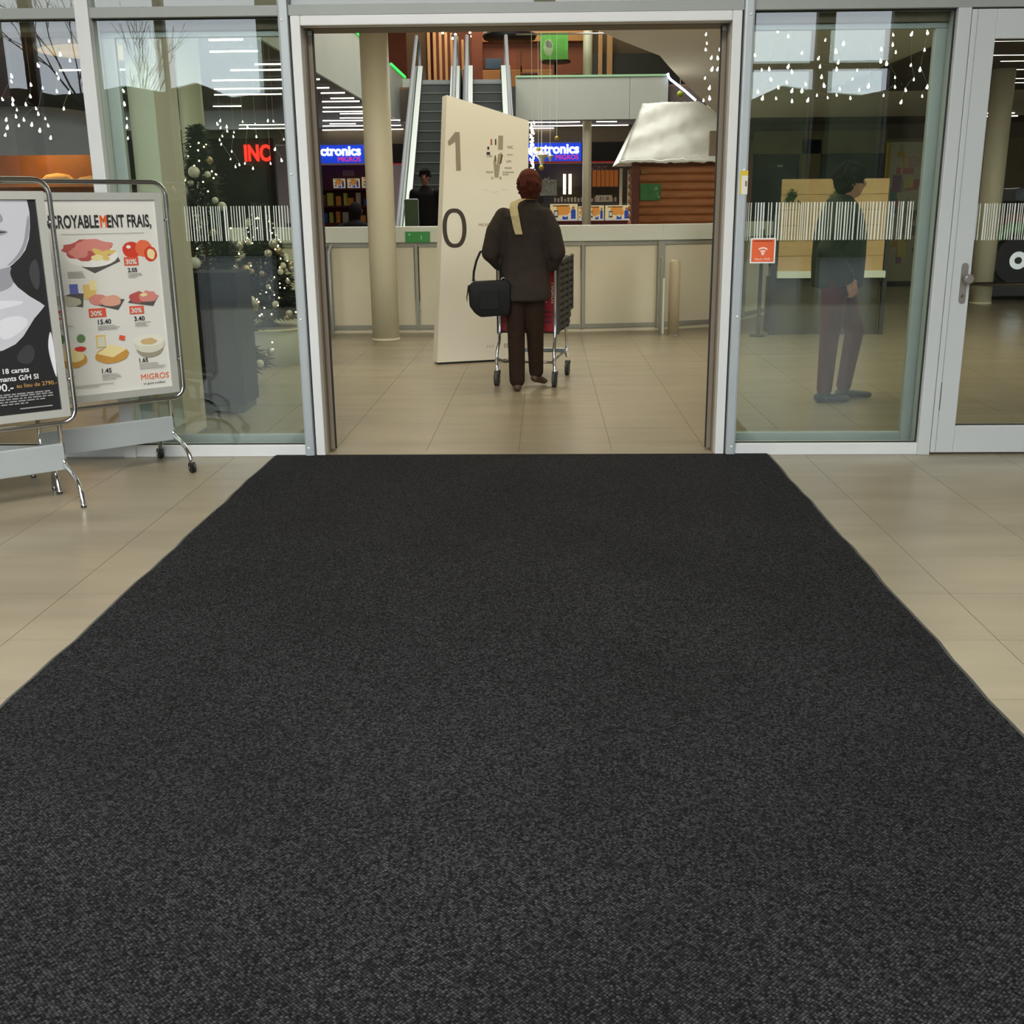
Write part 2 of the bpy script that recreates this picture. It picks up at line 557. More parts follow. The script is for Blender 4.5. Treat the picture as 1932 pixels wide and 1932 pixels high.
# right hinged door
d2 = sempty('door_2', 'grey glazed emergency door at the right edge with long handle plate')
GREYDOOR = mat('satin_grey_door_frame', (186, 190, 188), 0.42, var=0.02, scale=3)
bar(d2, 'frame_post', 2.155, 2.225, -0.05, 0.09, 0.0, 2.383, GREYDOOR)
bar(d2, 'frame_joint', 2.225, 2.229, -0.035, 0.05, 0.0, 2.383, GASKET, 0.0005)
bar(d2, 'door_stile', 2.229, 2.36, -0.045, 0.04, 0.012, 2.375, GREYDOOR)
bar(d2, 'door_top_rail', 2.36, 3.3, -0.045, 0.04, 2.23, 2.375, GREYDOOR)
bar(d2, 'door_bottom_rail', 2.36, 3.3, -0.045, 0.04, 0.012, 0.167, GREYDOOR)
bar(d2, 'door_stile', 3.3, 3.43, -0.045, 0.04, 0.012, 2.375, GREYDOOR)
bar(d2, 'frame_post', 3.434, 3.6, -0.05, 0.09, 0.0, 2.383, GREYDOOR)
pane(d2, 2.36, 3.3, 0.167, 2.23)
bar(d2, 'gasket_strip', 2.36, 3.3, -0.014, -0.004, 0.167, 0.174, GASKET, 0.001)
bar(d2, 'gasket_strip', 2.36, 3.3, -0.014, -0.004, 2.223, 2.23, GASKET, 0.001)
bar(d2, 'edge_seam', 2.257, 2.2595, -0.0465, -0.044, 0.012, 2.375, ALUD, 0.0003)
bar(d2, 'finger_slot', 2.2565, 2.2605, -0.047, -0.044, 0.26, 0.42, GASKET, 0.0003)
KNOBM = mat('satin_nickel', (150, 146, 138), 0.35, 0.7)
m = MB()
pts = []
for k in range(25):
    an = 2 * PI * k / 24
    pts.append((0.018 * math.cos(an), (0.092 if math.sin(an) >= 0 else -0.092) + 0.018 * math.sin(an)))
m.prism_xz(pts[:-1], -0.008, 0)
m.build('handle_plate', KNOBM, d2, (2.322, -0.045, 0.975))
m = MB(); m.lathe((0, 0, 0), [(0.012, 0), (0.012, 0.03), (0.024, 0.032), (0.027, 0.04), (0.027, 0.055), (0.022, 0.06)], 20)
m.build('door_knob', KNOBM, d2, (2.332, -0.052, 1.0), (PI / 2, 0, 0))
m = MB(); m.lathe((0, 0, 0), [(0.009, 0), (0.009, 0.006)], 14); m.build('lock_cylinder', CHROME, d2, (2.319, -0.053, 0.905), (PI / 2, 0, 0))

# white barcode-like safety film on the glass
FILM = mat('white_stripe_film', (206, 212, 200), 0.7)
def film(parent, x0, x1, z0, z1, y, seed):
    rr = random.Random(seed)
    m = MB(); x = x0
    while x < x1:
        w = rr.choice((0.004, 0.0045, 0.005, 0.006, 0.008)); 
        m.box(x, x + w, y - 0.0012, y, z0, z1)
        x += w + rr.choice((0.006, 0.008, 0.008, 0.011, 0.011, 0.02))
    o = m.build('stripe_film', FILM, parent); o['kind'] = 'stuff'
film(w2, -2.01, -1.415, 1.232, 1.42, -0.0045, 1)
film(w3, 1.112, 2.02, 1.212, 1.415, -0.0045, 2)
film(d2, 2.37, 3.28, 1.205, 1.40, -0.0045, 5)

# sticker and small label
st = thing('wifi_sticker', 'square orange sticker with white wireless symbol on the right window', 'sticker', (1.212, -0.0052, 1.157), 0)
m = MB().box(-0.07, 0.07, -0.0008, 0, -0.0685, 0.0685); m.build('white_edge', WHITE_M, st)
ORANGE = mat('orange_print', (222, 92, 34), 0.5)
MB().box(-0.062, 0.062, -0.0016, -0.0008, -0.0605, 0.0605).build('orange_field', ORANGE, st)
PINKW = mat('pale_pink_print', (240, 214, 204), 0.5)
MB().box(-0.052, 0.052, -0.0012, -0.0016, 0.050, 0.0535).build('top_line', PINKW, st)
def arc(r0, r1, a0, a1, c=(0, 0)):
    P = []
    for k in range(11):
        a = math.radians(a0 + (a1 - a0) * k / 10); P.append((c[0] + r1 * math.cos(a), c[1] + r1 * math.sin(a)))
    for k in range(11):
        a = math.radians(a1 + (a0 - a1) * k / 10); P.append((c[0] + r0 * math.cos(a), c[1] + r0 * math.sin(a)))
    return P
m = MB()
for r0, r1 in ((0.0, 0.010), (0.017, 0.025), (0.033, 0.041)):
    m.prism_xz(arc(r0, r1, 50, 130, (0, -0.022)) if r0 else [(0.0085 * math.cos(a * PI / 8), -0.016 + 0.0085 * math.sin(a * PI / 8)) for a in range(16)], -0.0024, -0.0016)
m.build('wireless_symbol', PINKW, st)
text('sticker_text', 'Marin WiFi', 0.019, PINKW, st, (0, -0.0018, -0.052), align='CENTER', depth=0.0003)
st2 = thing('warning_label', 'small yellow and white label on the right door post', 'label', (1.078, -0.0665, 1.52))
MB().box(-0.022, 0.022, -0.0008, 0, -0.062, 0.062).build('label_paper', mat('label_white', (215, 212, 200), 0.5), st2)
YEL = mat('yellow_print', (206, 178, 40), 0.5)
MB().box(-0.022, 0.022, -0.0014, -0.0008, 0.036, 0.062).build('yellow_band', YEL, st2)
MB().box(-0.022, -0.012, -0.0014, -0.0008, -0.062, 0.036).build('yellow_band', YEL, st2)
MB().box(0.008, 0.017, -0.0014, -0.0008, -0.02, 0.008).build('print_mark', mat('label_brown_print', (120, 80, 30), 0.5), st2)

# ------------------------------------------------------------------ vestibule shell behind the camera
VWALL = mat('vestibule_plaster', (150, 146, 136), 0.8, var=0.03)
struct(MB().box(-7.8, -7.6, -10, 0, -0.1, 5.2).build('wall_left', VWALL), 'plaster side wall of the entrance hall')
struct(MB().box(7.6, 7.8, -10, 0, -0.1, 5.2).build('wall_right', VWALL), 'plaster side wall of the entrance hall')
struct(MB().box(-7.8, -4.0, -0.05, 0.2, -0.1, 5.2).build('wall_front', VWALL), 'plaster wall beside the shop front windows')
struct(MB().box(3.6, 7.8, -0.05, 0.2, -0.1, 5.2).build('wall_front', VWALL), 'plaster wall beside the emergency door')
struct(MB().box(-4.0, 3.6, -0.05, 0.2, 3.45, 5.2).build('wall_front', VWALL), 'plaster wall above the transom panes')
struct(MB().box(-7.8, 7.8, -10.2, 0.2, 5.2, 5.4).build('ceiling', VWALL), 'plain ceiling high above the entrance hall')
OUTF = mat('outer_dark_frame', (66, 70, 70), 0.5, 0.3)
of = sempty('window_5', 'outer glazed front of the entrance hall with dark posts')
for x0, x1 in ((-7.3, -7.15), (-5.42, -5.3), (-4.0, -3.7), (-0.15, 0.15), (2.75, 2.9), (3.75, 3.99), (4.78, 5.1)):
    bar(of, 'outer_post', x0, x1, -10.05, -9.9, 0, 5.2, OUTF, 0.01)
bar(of, 'outer_transom', 2.9, 5.1, -10.03, -9.93, 3.22, 3.32, OUTF, 0.01)
struct(MB().box(5.1, 7.8, -10.1, -9.9, -0.1, 5.2).build('wall_behind', VWALL), 'solid stretch of the outer front')

# ------------------------------------------------------------------ mall shell
CURVE = [(-3.15, 5.95), (0.1, 5.98), (0.4, 6.1), (0.58, 6.24), (0.92, 7.09), (1.43, 8.25), (1.66, 9.32), (2.1, 11.26), (2.94, 14.81), (3.45, 17.0), (3.45, 18.3)]
m = MB()
poly = [(-3.15, 0.2)] + CURVE + [(12.5, 18.3), (12.5, 0.2)]
m.prism_xy(poly[::-1][::-1], 3.2, 3.9)
struct(m.build('ceiling', CEILBEIGE), 'smooth beige mall ceiling with a curved edge beside the open atrium')
m = MB(); m.box(-11.5, -3.15, 0.2, 20.6, 3.2, 3.9); struct(m.build('ceiling', CEILDARK), 'dark ceiling over the left mall aisle with slim strip lights')
m = MB(); m.box(-3.15, 12.5, 18.45, 20.6, 3.2, 3.86); struct(m.build('ceiling', CEILDARK), 'dark ceiling in front of the electronics shop')
m = MB(); m.box(-11.5, 12.5, 18.45, 27.0, 3.86, 3.9); struct(m.build('floor_upper', mat('upper_floor_brown', (120, 84, 56), 0.5)), 'floor of the upper level')
WALLM = mat('mall_wall_beige', (150, 140, 118), 0.8, var=0.03)
struct(MB().box(-11.7, -11.5, 0, 27, -0.1, 8.2).build('wall_mall_left', WALLM), 'left side wall of the mall')
struct(MB().box(12.5, 12.7, 0, 27, -0.1, 8.2).build('wall_mall_right', WALLM), 'right side wall of the mall')
struct(MB().box(-11.7, 12.7, 0.2, 27, 8.0, 8.2).build('ceiling_upper', CEILBEIGE), 'roof over the mall')
struct(MB().box(-11.7, 12.7, 0.2, 0.4, 3.9, 8.2).build('wall_mall_front', WALLM), 'upper front wall of the mall')
BROWNWOOD = mat('red_brown_wood_panel', (112, 56, 34), 0.6, var=0.12, scale=3)
struct(MB().box(-11.7, 12.7, 26.9, 27.1, 3.9, 8.2).build('wall_upper_back', BROWNWOOD), 'red brown back wall of the upper level')
SHOPDARK = mat('shop_dark_wall', (52, 34, 32), 0.7, var=0.2, scale=2)
struct(MB().box(-11.7, 12.7, 24.4, 24.6, -0.1, 3.2).build('wall_back', SHOPDARK), 'dark back wall of the shops on the ground floor')
struct(MB().box(-11.7, 12.7, 20.6, 24.4, 3.15, 3.86).build('ceiling_shop', CEILDARK), 'dark shop ceiling')
# fascia over the shop fronts
struct(MB().box(-11.5, 12.5, 20.45, 20.6, 2.86, 3.2).build('trim_6', mat('shop_fascia_taupe', (140, 128, 112), 0.7, var=0.03)), 'taupe fascia above the shop fronts')

# slab edge cladding round the atrium
f1 = sempty('trim_7', 'pale grey slab edge panels along the left of the atrium')
ys = [5.95, 9.3, 12.7, 16.1, 19.45]
for a, b in zip(ys[:-1], ys[1:]):
    MB().box(-3.15, -3.115, a + 0.004, b - 0.004, 3.2, 4.2).build('panel', PANELGREY, f1)
f2 = sempty('trim_8', 'pale grey slab edge panels at the back of the atrium')
for a, b in ((-0.62, 1.805), (1.812, 2.62)):
    MB().box(a, b, 18.30, 18.34, 3.2, 4.09).build('panel', PANELGREY, f2)
MB().box(-3.11, -2.75, 18.9, 18.95, 3.2, 4.12).build('panel', PANELGREY, f2)
for k in range(8):
    a0 = k / 8.0; a1 = (k + 1) / 8.0
    def P(a):
        an = a * PI / 2
        return (2.62 + 0.83 * math.sin(an), 18.3 - 0.9 * (1 - math.cos(an)))
    p, q = P(a0), P(a1)
    m = MB(); m.prism_xy([p, q, (q[0] + 0.03, q[1] + 0.03), (p[0] + 0.03, p[1] + 0.03)], 3.2, 3.35); m.build('curved_panel', PANELGREY, f2)
GREEN_LED = mat('green_led', (40, 225, 80), 0.5, emit=2.2)
def led(name, label, a, b, c, d, e, f, m):
    return tag(MB().box(a, b, c, d, e, f).build(name, m), label, 'light')
led('led_strip', 'bright green light strip on the left atrium edge near the column', -3.12, -3.09, 12.4, 14.15, 4.19, 4.23, GREEN_LED)
led('led_strip', 'bright green light strip on the left atrium edge beside the escalator', -3.12, -3.09, 17.1, 19.45, 4.19, 4.23, GREEN_LED)
GREEN_SOFT = mat('soft_green_led', (150, 190, 150), 0.5, emit=0.08)
led('led_strip', 'faint green light line on top of the back atrium parapet', -0.6, 2.6, 18.27, 18.30, 4.05, 4.09, GREEN_SOFT)
BLUEW = mat('blue_white_led', (200, 215, 255), 0.5, emit=4.0)
m = MB(); pts = [(2.60, 18.24, 4.10), (2.615, 18.24, 4.03), (2.66, 18.22, 3.97), (2.78, 18.2, 3.88), (2.97, 18.2, 3.74), (3.20, 18.2, 3.55)]
m.tube(pts, 0.024, 8)
tag(m.build('led_tube', BLUEW), 'curved blue white light tube above the chalet roof', 'light')
# glass railing of the upper level
gr = thing('glass_railing', 'clear glass railing on top of the back atrium parapet', 'railing', (0, 0, 0))
for k, (a, b) in enumerate(((-0.6, 0.45), (0.47, 1.55), (1.57, 2.6))):
    MB().box(a, b, 18.36, 18.372, 4.05, 4.9, 1, front=0).build('glass_pane', [GLASS, GLASS_IN], gr)
m = MB(); m.tube([(-0.6, 18.366, 4.91), (2.6, 18.366, 4.91)], 0.018); m.build('handrail', CHROME, gr)

# ------------------------------------------------------------------ columns
def column(x, y, r, h, label, m=COLUMN):
    t = thing('column', label, 'column', (x, y, 0))
    MB().lathe((0, 0, 0), [(r, 0.03), (r, h)], 32).build('shaft', m, t)
    MB().lathe((0, 0, 0), [(r + 0.006, 0.0), (r + 0.006, 0.03), (r, 0.032)], 32).build('base_ring', m, t)
    return t
column(-1.755, 5.72, 0.147, 3.2, 'round beige column in front of the low cream barrier')
column(6.30, 9.78, 0.152, 3.2, 'round beige column behind the right emergency door')
column(0.925, 18.75, 0.10, 8.0, 'thin round column in front of the electronics shop')
column(-3.35, 4.6, 0.11, 3.2, 'pale round column behind the decorated trees', mat('pale_green_grey_column', (168, 168, 148), 0.5))
sq = thing('pillar', 'square pale green grey pillar just inside the left window', 'column', (-2.30, 0.51, 0))
PIL = mat('pale_green_grey_paint', (208, 200, 188), 0.6, var=0.03, scale=2)
MB().rbox(-0.076, 0.076, -0.21, 0.21, 0.03, 3.2, 0.004).build('shaft', PIL, sq)
MB().rbox(-0.08, 0.08, -0.214, 0.214, 0, 0.03, 0.004).build('base_strip', STEEL, sq)

# ------------------------------------------------------------------ low barrier
bal = thing('low_barrier', 'long low cream panelled barrier with white ledge across the mall', 'barrier', (0, 0, 0))
PATH = [(-3.6, 6.42), (-2.5, 6.44), (-1.48, 6.45), (0.435, 6.46), (1.345, 6.60), (2.0, 6.90), (2.52, 7.72), (2.98, 8.42)]
def seg_frame(a, b):
    d = Vector((b[0] - a[0], b[1] - a[1], 0)); L = d.length; d.normalize()
    return L, math.atan2(d.y, d.x)
RAIL = mat('grey_barrier_frame', (150, 148, 136), 0.45, 0.3)
for k in range(len(PATH) - 1):
    a, b = PATH[k], PATH[k + 1]
    L, an = seg_frame(a, b)
    R3 = (0, 0, an)
    loc = (a[0], a[1], 0)
    MB().rbox(-0.005, L + 0.005, -0.03, 0.24, 1.025, 1.20, 0.008).build('ledge', OFFWHITE, bal, loc, R3)
    MB().box(0.03, L - 0.03, 0.02, 0.05, 0.09, 0.975).build('panel', CREAM, bal, loc, R3)
    MB().rbox(0, L, 0.0, 0.05, 0.975, 1.025, 0.004).build('top_rail', RAIL, bal, loc, R3)
    MB().rbox(0, L, 0.0, 0.05, 0.04, 0.09, 0.004).build('bottom_rail', RAIL, bal, loc, R3)
    MB().box(0, L, 0.015, 0.05, 0.0, 0.04).build('kick_strip', CREAM, bal, loc, R3)
    w = 0.09 if k in (1, 4) else 0.035
    MB().rbox(-w / 2, w / 2, -0.008, 0.05, 0.03, 1.02, 0.004).build('post', RAIL, bal, loc, R3)
for x, y in ((-2.53, 6.38), (-2.47, 6.37)):
    m = MB(); m.tube([(x, y, 0.0), (x, y, 0.9), (x + 0.01, y + 0.02, 0.97), (x + 0.03, y + 0.05, 1.0)], 0.018); m.build('steel_tube', STEEL, bal)
gs = thing('green_sign', 'small green sign on the white ledge of the low barrier', 'sign', (-1.45, 6.413, 1.085))
MB().rbox(-0.14, 0.14, -0.012, 0, -0.06, 0.06, 0.003).build('plate', mat('sign_green', (52, 138, 66), 0.5), gs)
m = MB(); m.box(-0.10, -0.085, -0.0135, -0.012, 0.02, 0.035); m.box(0.04, 0.046, -0.0135, -0.012, -0.03, 0.02); q = m.build('print_mark', WHITE_M, gs); q['kind'] = 'stuff'
bo = thing('bollard', 'cream rounded bollard standing before the low barrier', 'bollard', (1.435, 6.03, 0))
BOLM = mat('cream_beige_bollard', (172, 158, 128), 0.5, var=0.03)
MB().lathe((0, 0, 0), [(0.062, 0), (0.062, 0.79), (0.055, 0.815), (0.035, 0.83)], 24).build('post', BOLM, bo)
MB().lathe((0, 0, 0), [(0.07, 0), (0.07, 0.012)], 24).build('foot', RAIL, bo)
lb = thing('folded_board', 'narrow folded white board leaning behind the bollard', 'board', (1.335, 6.28, 0))
MB().rbox(-0.012, 0.012, -0.1, 0.1, 0.0, 0.62, 0.004).build('board', OFFWHITE, lb)
MB().rbox(-0.03, -0.012, -0.1, 0.1, 0.03, 0.85, 0.004).build('back_frame', RAIL, lb)

# ------------------------------------------------------------------ wayfinding totem
tt = thing('wayfinding_totem', 'tall slanted cream wayfinding board with large digits 1 and 0', 'signboard', (-0.985, 3.78, 0), math.radians(20))
m = MB(); m.prism_xz([(-0.02, 0.02), (0.845, 0.02), (0.896, 2.149), (0.138, 2.35)], 0.0, 0.155)
ttb = m.build('board', mat('totem_cream', (218, 212, 194), 0.55, var=0.02, scale=2), tt)
m = MB(); m.prism_xz([(0.0, 0.0), (0.83, 0.0), (0.83, 0.022), (0.0, 0.022)], 0.01, 0.145); m.build('plinth', GASKET, tt)
DIG0 = mat('dark_brown_print', (56, 48, 40), 0.6); DIG1 = mat('grey_brown_print', (140, 128, 108), 0.6)
TXT = mat('small_text_print', (96, 84, 68), 0.6)
def oval(cx, cz, rx, rz, n=40):
    return [(cx + rx * math.copysign(abs(math.cos(2 * PI * k / n)) ** 0.8, math.cos(2 * PI * k / n)), cz + rz * math.copysign(abs(math.sin(2 * PI * k / n)) ** 0.9, math.sin(2 * PI * k / n))) for k in range(n)]
m = MB(); o_, i_ = oval(0.178, 1.224, 0.112, 0.172), oval(0.178, 1.224, 0.073, 0.137)
for k in range(40):
    j = (k + 1) % 40
    m.prism_xz([o_[k], o_[j], i_[j], i_[k]], -0.002, 0)
m.build('digit_zero', DIG0, ttb)
m = MB(); m.prism_xz([(0.207, 1.72), (0.25, 1.72), (0.246, 2.045), (0.205, 2.045), (0.135, 1.965), (0.143, 1.928), (0.205, 1.965)], -0.002, 0)
m.build('digit_one', DIG1, ttb)
SHADE = mat('pale_grey_print', (150, 140, 116), 0.6)
m = MB(); m.prism_xz([(0.60, 1.90), (0.645, 1.90), (0.65, 2.02), (0.605, 2.02)], -0.0015, 0); m.prism_xz([(0.555, 1.80), (0.565, 1.66), (0.60, 1.66), (0.635, 1.88), (0.60, 1.86), (0.585, 1.76), (0.57, 1.86)], -0.0015, 0)
m.build('printed_map', SHADE, ttb)
m = MB(); m.prism_xz([(0.532, 1.94), (0.545, 1.94), (0.545, 1.99), (0.532, 1.99)], -0.002, 0); m.build('print_mark', mat('red_brown_print', (150, 70, 40), 0.6), ttb)
m = MB(); m.prism_xz([(0.572, 1.94), (0.585, 1.94), (0.585, 1.99), (0.572, 1.99)], -0.002, 0); m.prism_xz([(0.492, 1.855), (0.525, 1.855), (0.525, 1.88), (0.492, 1.88)], -0.002, 0)
m.prism_xz([(0.572, 1.80), (0.582, 1.80), (0.578, 1.85), (0.570, 1.85)], -0.002, 0); m.prism_xz([(0.615, 1.78), (0.628, 1.78), (0.645, 1.86), (0.632, 1.86)], -0.002, 0)
m.prism_xz([(0.50, 1.90), (0.518, 1.90), (0.518, 1.925), (0.50, 1.925)], -0.002, 0); q = m.build('print_mark', DIG0, ttb); q['kind'] = 'stuff'
for s, sz, x, z in (('WC', 0.035, 0.685, 1.91), ('OPTIC', 0.02, 0.685, 1.85), ('UPC', 0.028, 0.675, 1.79), ('LUMI', 0.024, 0.49, 1.835), ('FLEUR', 0.024, 0.485, 1.70), ('MODE', 0.024, 0.66, 1.735), ('PHARMACIE', 0.02, 0.64, 1.70), ('KIOSK', 0.02, 0.64, 1.68), ('A', 0.035, 0.53, 1.645), ('B', 0.035, 0.61, 1.645), ('- - -', 0.03, 0.45, 1.55), ('- - - -', 0.03, 0.535, 1.53), ('- - -', 0.03, 0.63, 1.55)):
    text('small_lettering', s, sz, TXT, ttb, (x, -0.0008, z), depth=0.0006)
text('small_lettering', 'MICRO', 0.036, mat('red_brown_small_print', (140, 86, 66), 0.6), ttb, (0.405, -0.0008, 1.238))
text('small_lettering', '103', 0.062, DIG0, ttb, (0.625, -0.0008, 0.125))
text('small_lettering', '0 0 0', 0.035, mat('faint_brown_print', (160, 132, 104), 0.6), ttb, (0.46, -0.0008, 0.135))

# ------------------------------------------------------------------ escalators
STEP = mat('dark_grey_escalator_step', (62, 66, 64), 0.5, 0.2, var=0.08, scale=8)
STEPN = mat('step_nosing_line', (96, 104, 100), 0.5)
DECKL = mat('escalator_pale_deck', (204, 212, 208), 0.35, 0.2)
DECKG = mat('escalator_grey_deck', (140, 146, 146), 0.4, 0.3)
RUBBER = mat('grey_rubber_handrail', (112, 116, 120), 0.5)
SLATE = mat('dark_skirt_panel', (60, 64, 64), 0.5)
H = 3.9; RISE = 0.2; GO = 0.346; NS = 19
def escalator(x, y, label):
    e = thing('escalator', label, 'escalator', (x, y, 0), math.radians(3))
    # local: +y runs up and away; upper comb at y = 0, z = H
    y0 = -NS * GO
    for k in range(NS):
        ya = y0 + k * GO
        m = MB(); m.box(-0.285, 0.285, ya, ya + GO + 0.02, k * RISE + 0.0, (k + 1) * RISE)
        m.box(-0.285, 0.285, ya - 0.012, ya, (k + 1) * RISE - 0.02, (k + 1) * RISE - 0.002, 1)
        m.build('step', [STEP, STEPN], e)
    MB().box(-0.49, 0.49, -0.05, 1.6, H - 0.12, H).build('upper_landing', STEEL, e)
    MB().box(-0.49, 0.49, y0 - 1.5, y0, 0.002, 0.02).build('lower_landing', STEEL, e)
    def zline(yy, off):
        return max(0.02, min(H, (yy - y0) / GO * RISE)) + off
    for s in (-1, 1):
        # outer side panel + decks following the slope
        def strip(xa, xb, off_t, thick, mm, nm):
            ya = [y0 - 1.5, y0 - 0.25, 0.25, 1.6]
            vs = []
            for yy in ya:
                z = zline(yy, off_t)
                vs += [(xa, yy, z - thick), (xb, yy, z - thick), (xb, yy, z), (xa, yy, z)]
            fs = [(0, 1, 2, 3), tuple(12 + q for q in (3, 2, 1, 0))]
            for k in range(3):
                for q in range(4):
                    fs.append((4 * k + q, 4 * k + 4 + q, 4 * k + 4 + (q + 1) % 4, 4 * k + (q + 1) % 4))
            MB().add(vs, fs).build(nm, mm, e)
        strip(s * 0.29, s * 0.385, 0.30, 0.34, DECKL, 'inner_deck')
        strip(s * 0.385, s * 0.405, 0.285, 0.2, GASKET, 'deck_joint')
        strip(s * 0.405, s * 0.47, 0.30, 0.34, DECKG if s < 0 else DECKL, 'outer_deck')
        strip(s * 0.286, s * 0.292, 0.29, 0.36, SLATE, 'skirt_panel')
        strip(s * 0.47, s * 0.492, 0.22, 0.7, SLATE, 'outer_cladding')
        # glass balustrade and rubber handrail
        ya = [y0 - 1.15, y0 - 0.25, 0.2, 0.75]
        vs = []
        for yy in ya:
            vs += [(s * 0.388, yy, zline(yy, 0.3)), (s * 0.402, yy, zline(yy, 0.3)), (s * 0.402, yy, zline(yy, 0.82)), (s * 0.388, yy, zline(yy, 0.82))]
        fs = [(0, 1, 2, 3), (15, 14, 13, 12)]
        for k in range(3):
            for q in range(4):
                fs.append((4 * k + q, 4 * k + 4 + q, 4 * k + 4 + (q + 1) % 4, 4 * k + (q + 1) % 4))
        MB().add(vs, fs).build('balustrade_glass', GLASS_IN, e)
        pts = []
        for k in range(9):
            an = -PI / 2 - PI * k / 8
            pts.append((s * 0.395, y0 - 1.15 + 0.30 * math.cos(an), 0.62 - 0.0 + 0.30 * math.sin(an)))
        pts += [(s * 0.395, y0 - 0.25, 0.92), (s * 0.395, 0.15, H + 0.84), (s * 0.395, 0.75, H + 0.84)]
        for k in range(1, 9):
            an = PI / 2 - PI * k / 8
            pts.append((s * 0.395, 0.75 + 0.27 * math.cos(an), H + 0.57 + 0.27 * math.sin(an)))
        m = MB(); m.tube(pts, 0.036, 10); m.build('handrail', RUBBER, e)
    return e
escalator(-2.195, 17.2, 'left escalator, beside the beige column, rising to the upper level')
escalator(-1.17, 17.2, 'right escalator, behind the wayfinding board, rising to the upper level')
struct(MB().box(-2.75, -0.62, 18.2, 18.5, 3.2, 3.86).build('trim_9', SLATE), 'slab edge under the escalator landing')

# ------------------------------------------------------------------ wooden chalet
ch = thing('wooden_chalet', 'brown log market chalet with white cloth roof behind the barrier', 'chalet', (0, 0, 0))
LOG = mat('dark_brown_log', (164, 106, 64), 0.65, var=0.18, scale=4, rnd=0.08, stretch=(1, 6, 6))
LOGD = mat('dark_red_brown_beam', (92, 46, 28), 0.65, var=0.12, scale=5)
for k in range(18):
    z = 0.055 + k * 0.107
    m = MB(); m.tube([(1.24, 9.06, z), (2.75, 9.06, z)], 0.056, 14); m.build('log', LOG, ch)
for k in range(18):
    z = 0.055 + k * 0.107
    m = MB(); m.tube([(1.31, 9.12, z + 0.03), (1.31, 10.9, z + 0.03)], 0.05, 10); m.build('log', LOG, ch)
MB().rbox(1.17, 1.275, 8.97, 9.07, 0, 1.97, 0.01).build('corner_beam', LOGD, ch)
MB().rbox(2.68, 2.78, 8.97, 9.07, 0, 1.97, 0.01).build('corner_beam', LOGD, ch)
MB().rbox(1.17, 2.78, 8.96, 9.04, 1.93, 2.0, 0.01).build('top_beam', LOGD, ch)
MB().box(1.3, 2.7, 9.15, 10.9, 0.0, 1.9).build('inner_wall', LOGD, ch)
# cloth roof: draped grid with folds
ROOFM = mat('white_roof_cloth', (242, 244, 236), 0.85, var=0.02, bump=0.25, bscale=9)
rr = random.Random(3)
NU, NV = 28, 18
def roofpt(u, v):
    # u along x, v from front eave up to the ridge
    xl = 0.985 + (1.33 - 0.985) * (v ** 0.9); xr = 2.62 + (2.06 - 2.62) * max(0, (v - 0.72) / 0.28) if v > 0.72 else 2.62 - 0.32 * v
    if v > 0.72:
        xr = 2.39 - (v - 0.72) / 0.28 * 0.30
    x = xl + (xr - xl) * u
    y = 8.78 + 0.72 * v
    z = 1.965 + 0.79 * v ** 0.92 + 0.02 * u
    f = 0.018 * math.sin(u * 23 + v * 7) * (1 - v) + 0.014 * math.sin(u * 9 - v * 15) + 0.010 * rr.uniform(-1, 1)
    return (x, y - f, z + 0.3 * f)
vs = []; fs = []
for j in range(NV + 1):
    for i in range(NU + 1):
        vs.append(roofpt(i / NU, j / NV))
for j in range(NV):
    for i in range(NU):
        a = j * (NU + 1) + i
        fs.append((a, a + 1, a + NU + 2, a + NU + 1))
# back half, left and right hips closing the volume
o = len(vs)
vs += [(1.02, 10.9, 1.98), (2.6, 10.9, 2.0), (1.36, 9.9, 2.74), (2.05, 9.9, 2.78)]
top = [NV * (NU + 1) + i for i in range(NU + 1)]
for i in range(NU):
    pass
fs.append(tuple(top) + (o + 3, o + 2))
fs.append((o + 2, o + 3, o + 1, o))
fs.append(tuple([j * (NU + 1) for j in range(NV, -1, -1)]) + (o, o + 2))
fs.append(tuple([j * (NU + 1) + NU for j in range(NV + 1)]) + (o + 3, o + 1))
fs.append(tuple(range(NU, -1, -1)) + (o, o + 1)[::1])
MB().add(vs, fs, 0, True).build('roof_cloth', ROOFM, ch)
m = MB(); m.tube([(0.985 + 1.66 * k / 30, 8.765 - rr.uniform(0, 0.02), 1.97 + 0.012 * k / 30 + rr.uniform(-0.01, 0.01)) for k in range(31)], [rr.uniform(0.016, 0.034) for k in range(31)], 8); m.build('rolled_hem', ROOFM, ch)
MB().rbox(2.15, 2.5, 8.68, 8.76, 2.03, 2.34, 0.01).build('notice_panel', mat('taupe_card', (146, 132, 112), 0.7), ch)
cs = thing('green_card', 'green card with pale dots pinned to the chalet logs', 'sign', (1.423, 8.985, 1.585))
MB().box(-0.138, 0.138, -0.006, 0.0, -0.108, 0.108).build('card', mat('card_green', (46, 108, 50), 0.6, var=0.15, scale=9), cs)
m = MB(); 
for x, z, r in ((0.075, 0.045, 0.025), (0.11, -0.06, 0.018), (0.09, -0.02, 0.012)):
    m.prism_xz([(x + r * math.cos(a * PI / 6), z + r * math.sin(a * PI / 6)) for a in range(12)], -0.008, -0.006)
m.build('print_dots', mat('card_pale_print', (110, 140, 80), 0.6), cs)
MB().box(1.295, 1.385, 8.985, 8.995, 1.82, 1.88).build('name_plate', mat('brown_plate', (126, 88, 48), 0.6), ch)

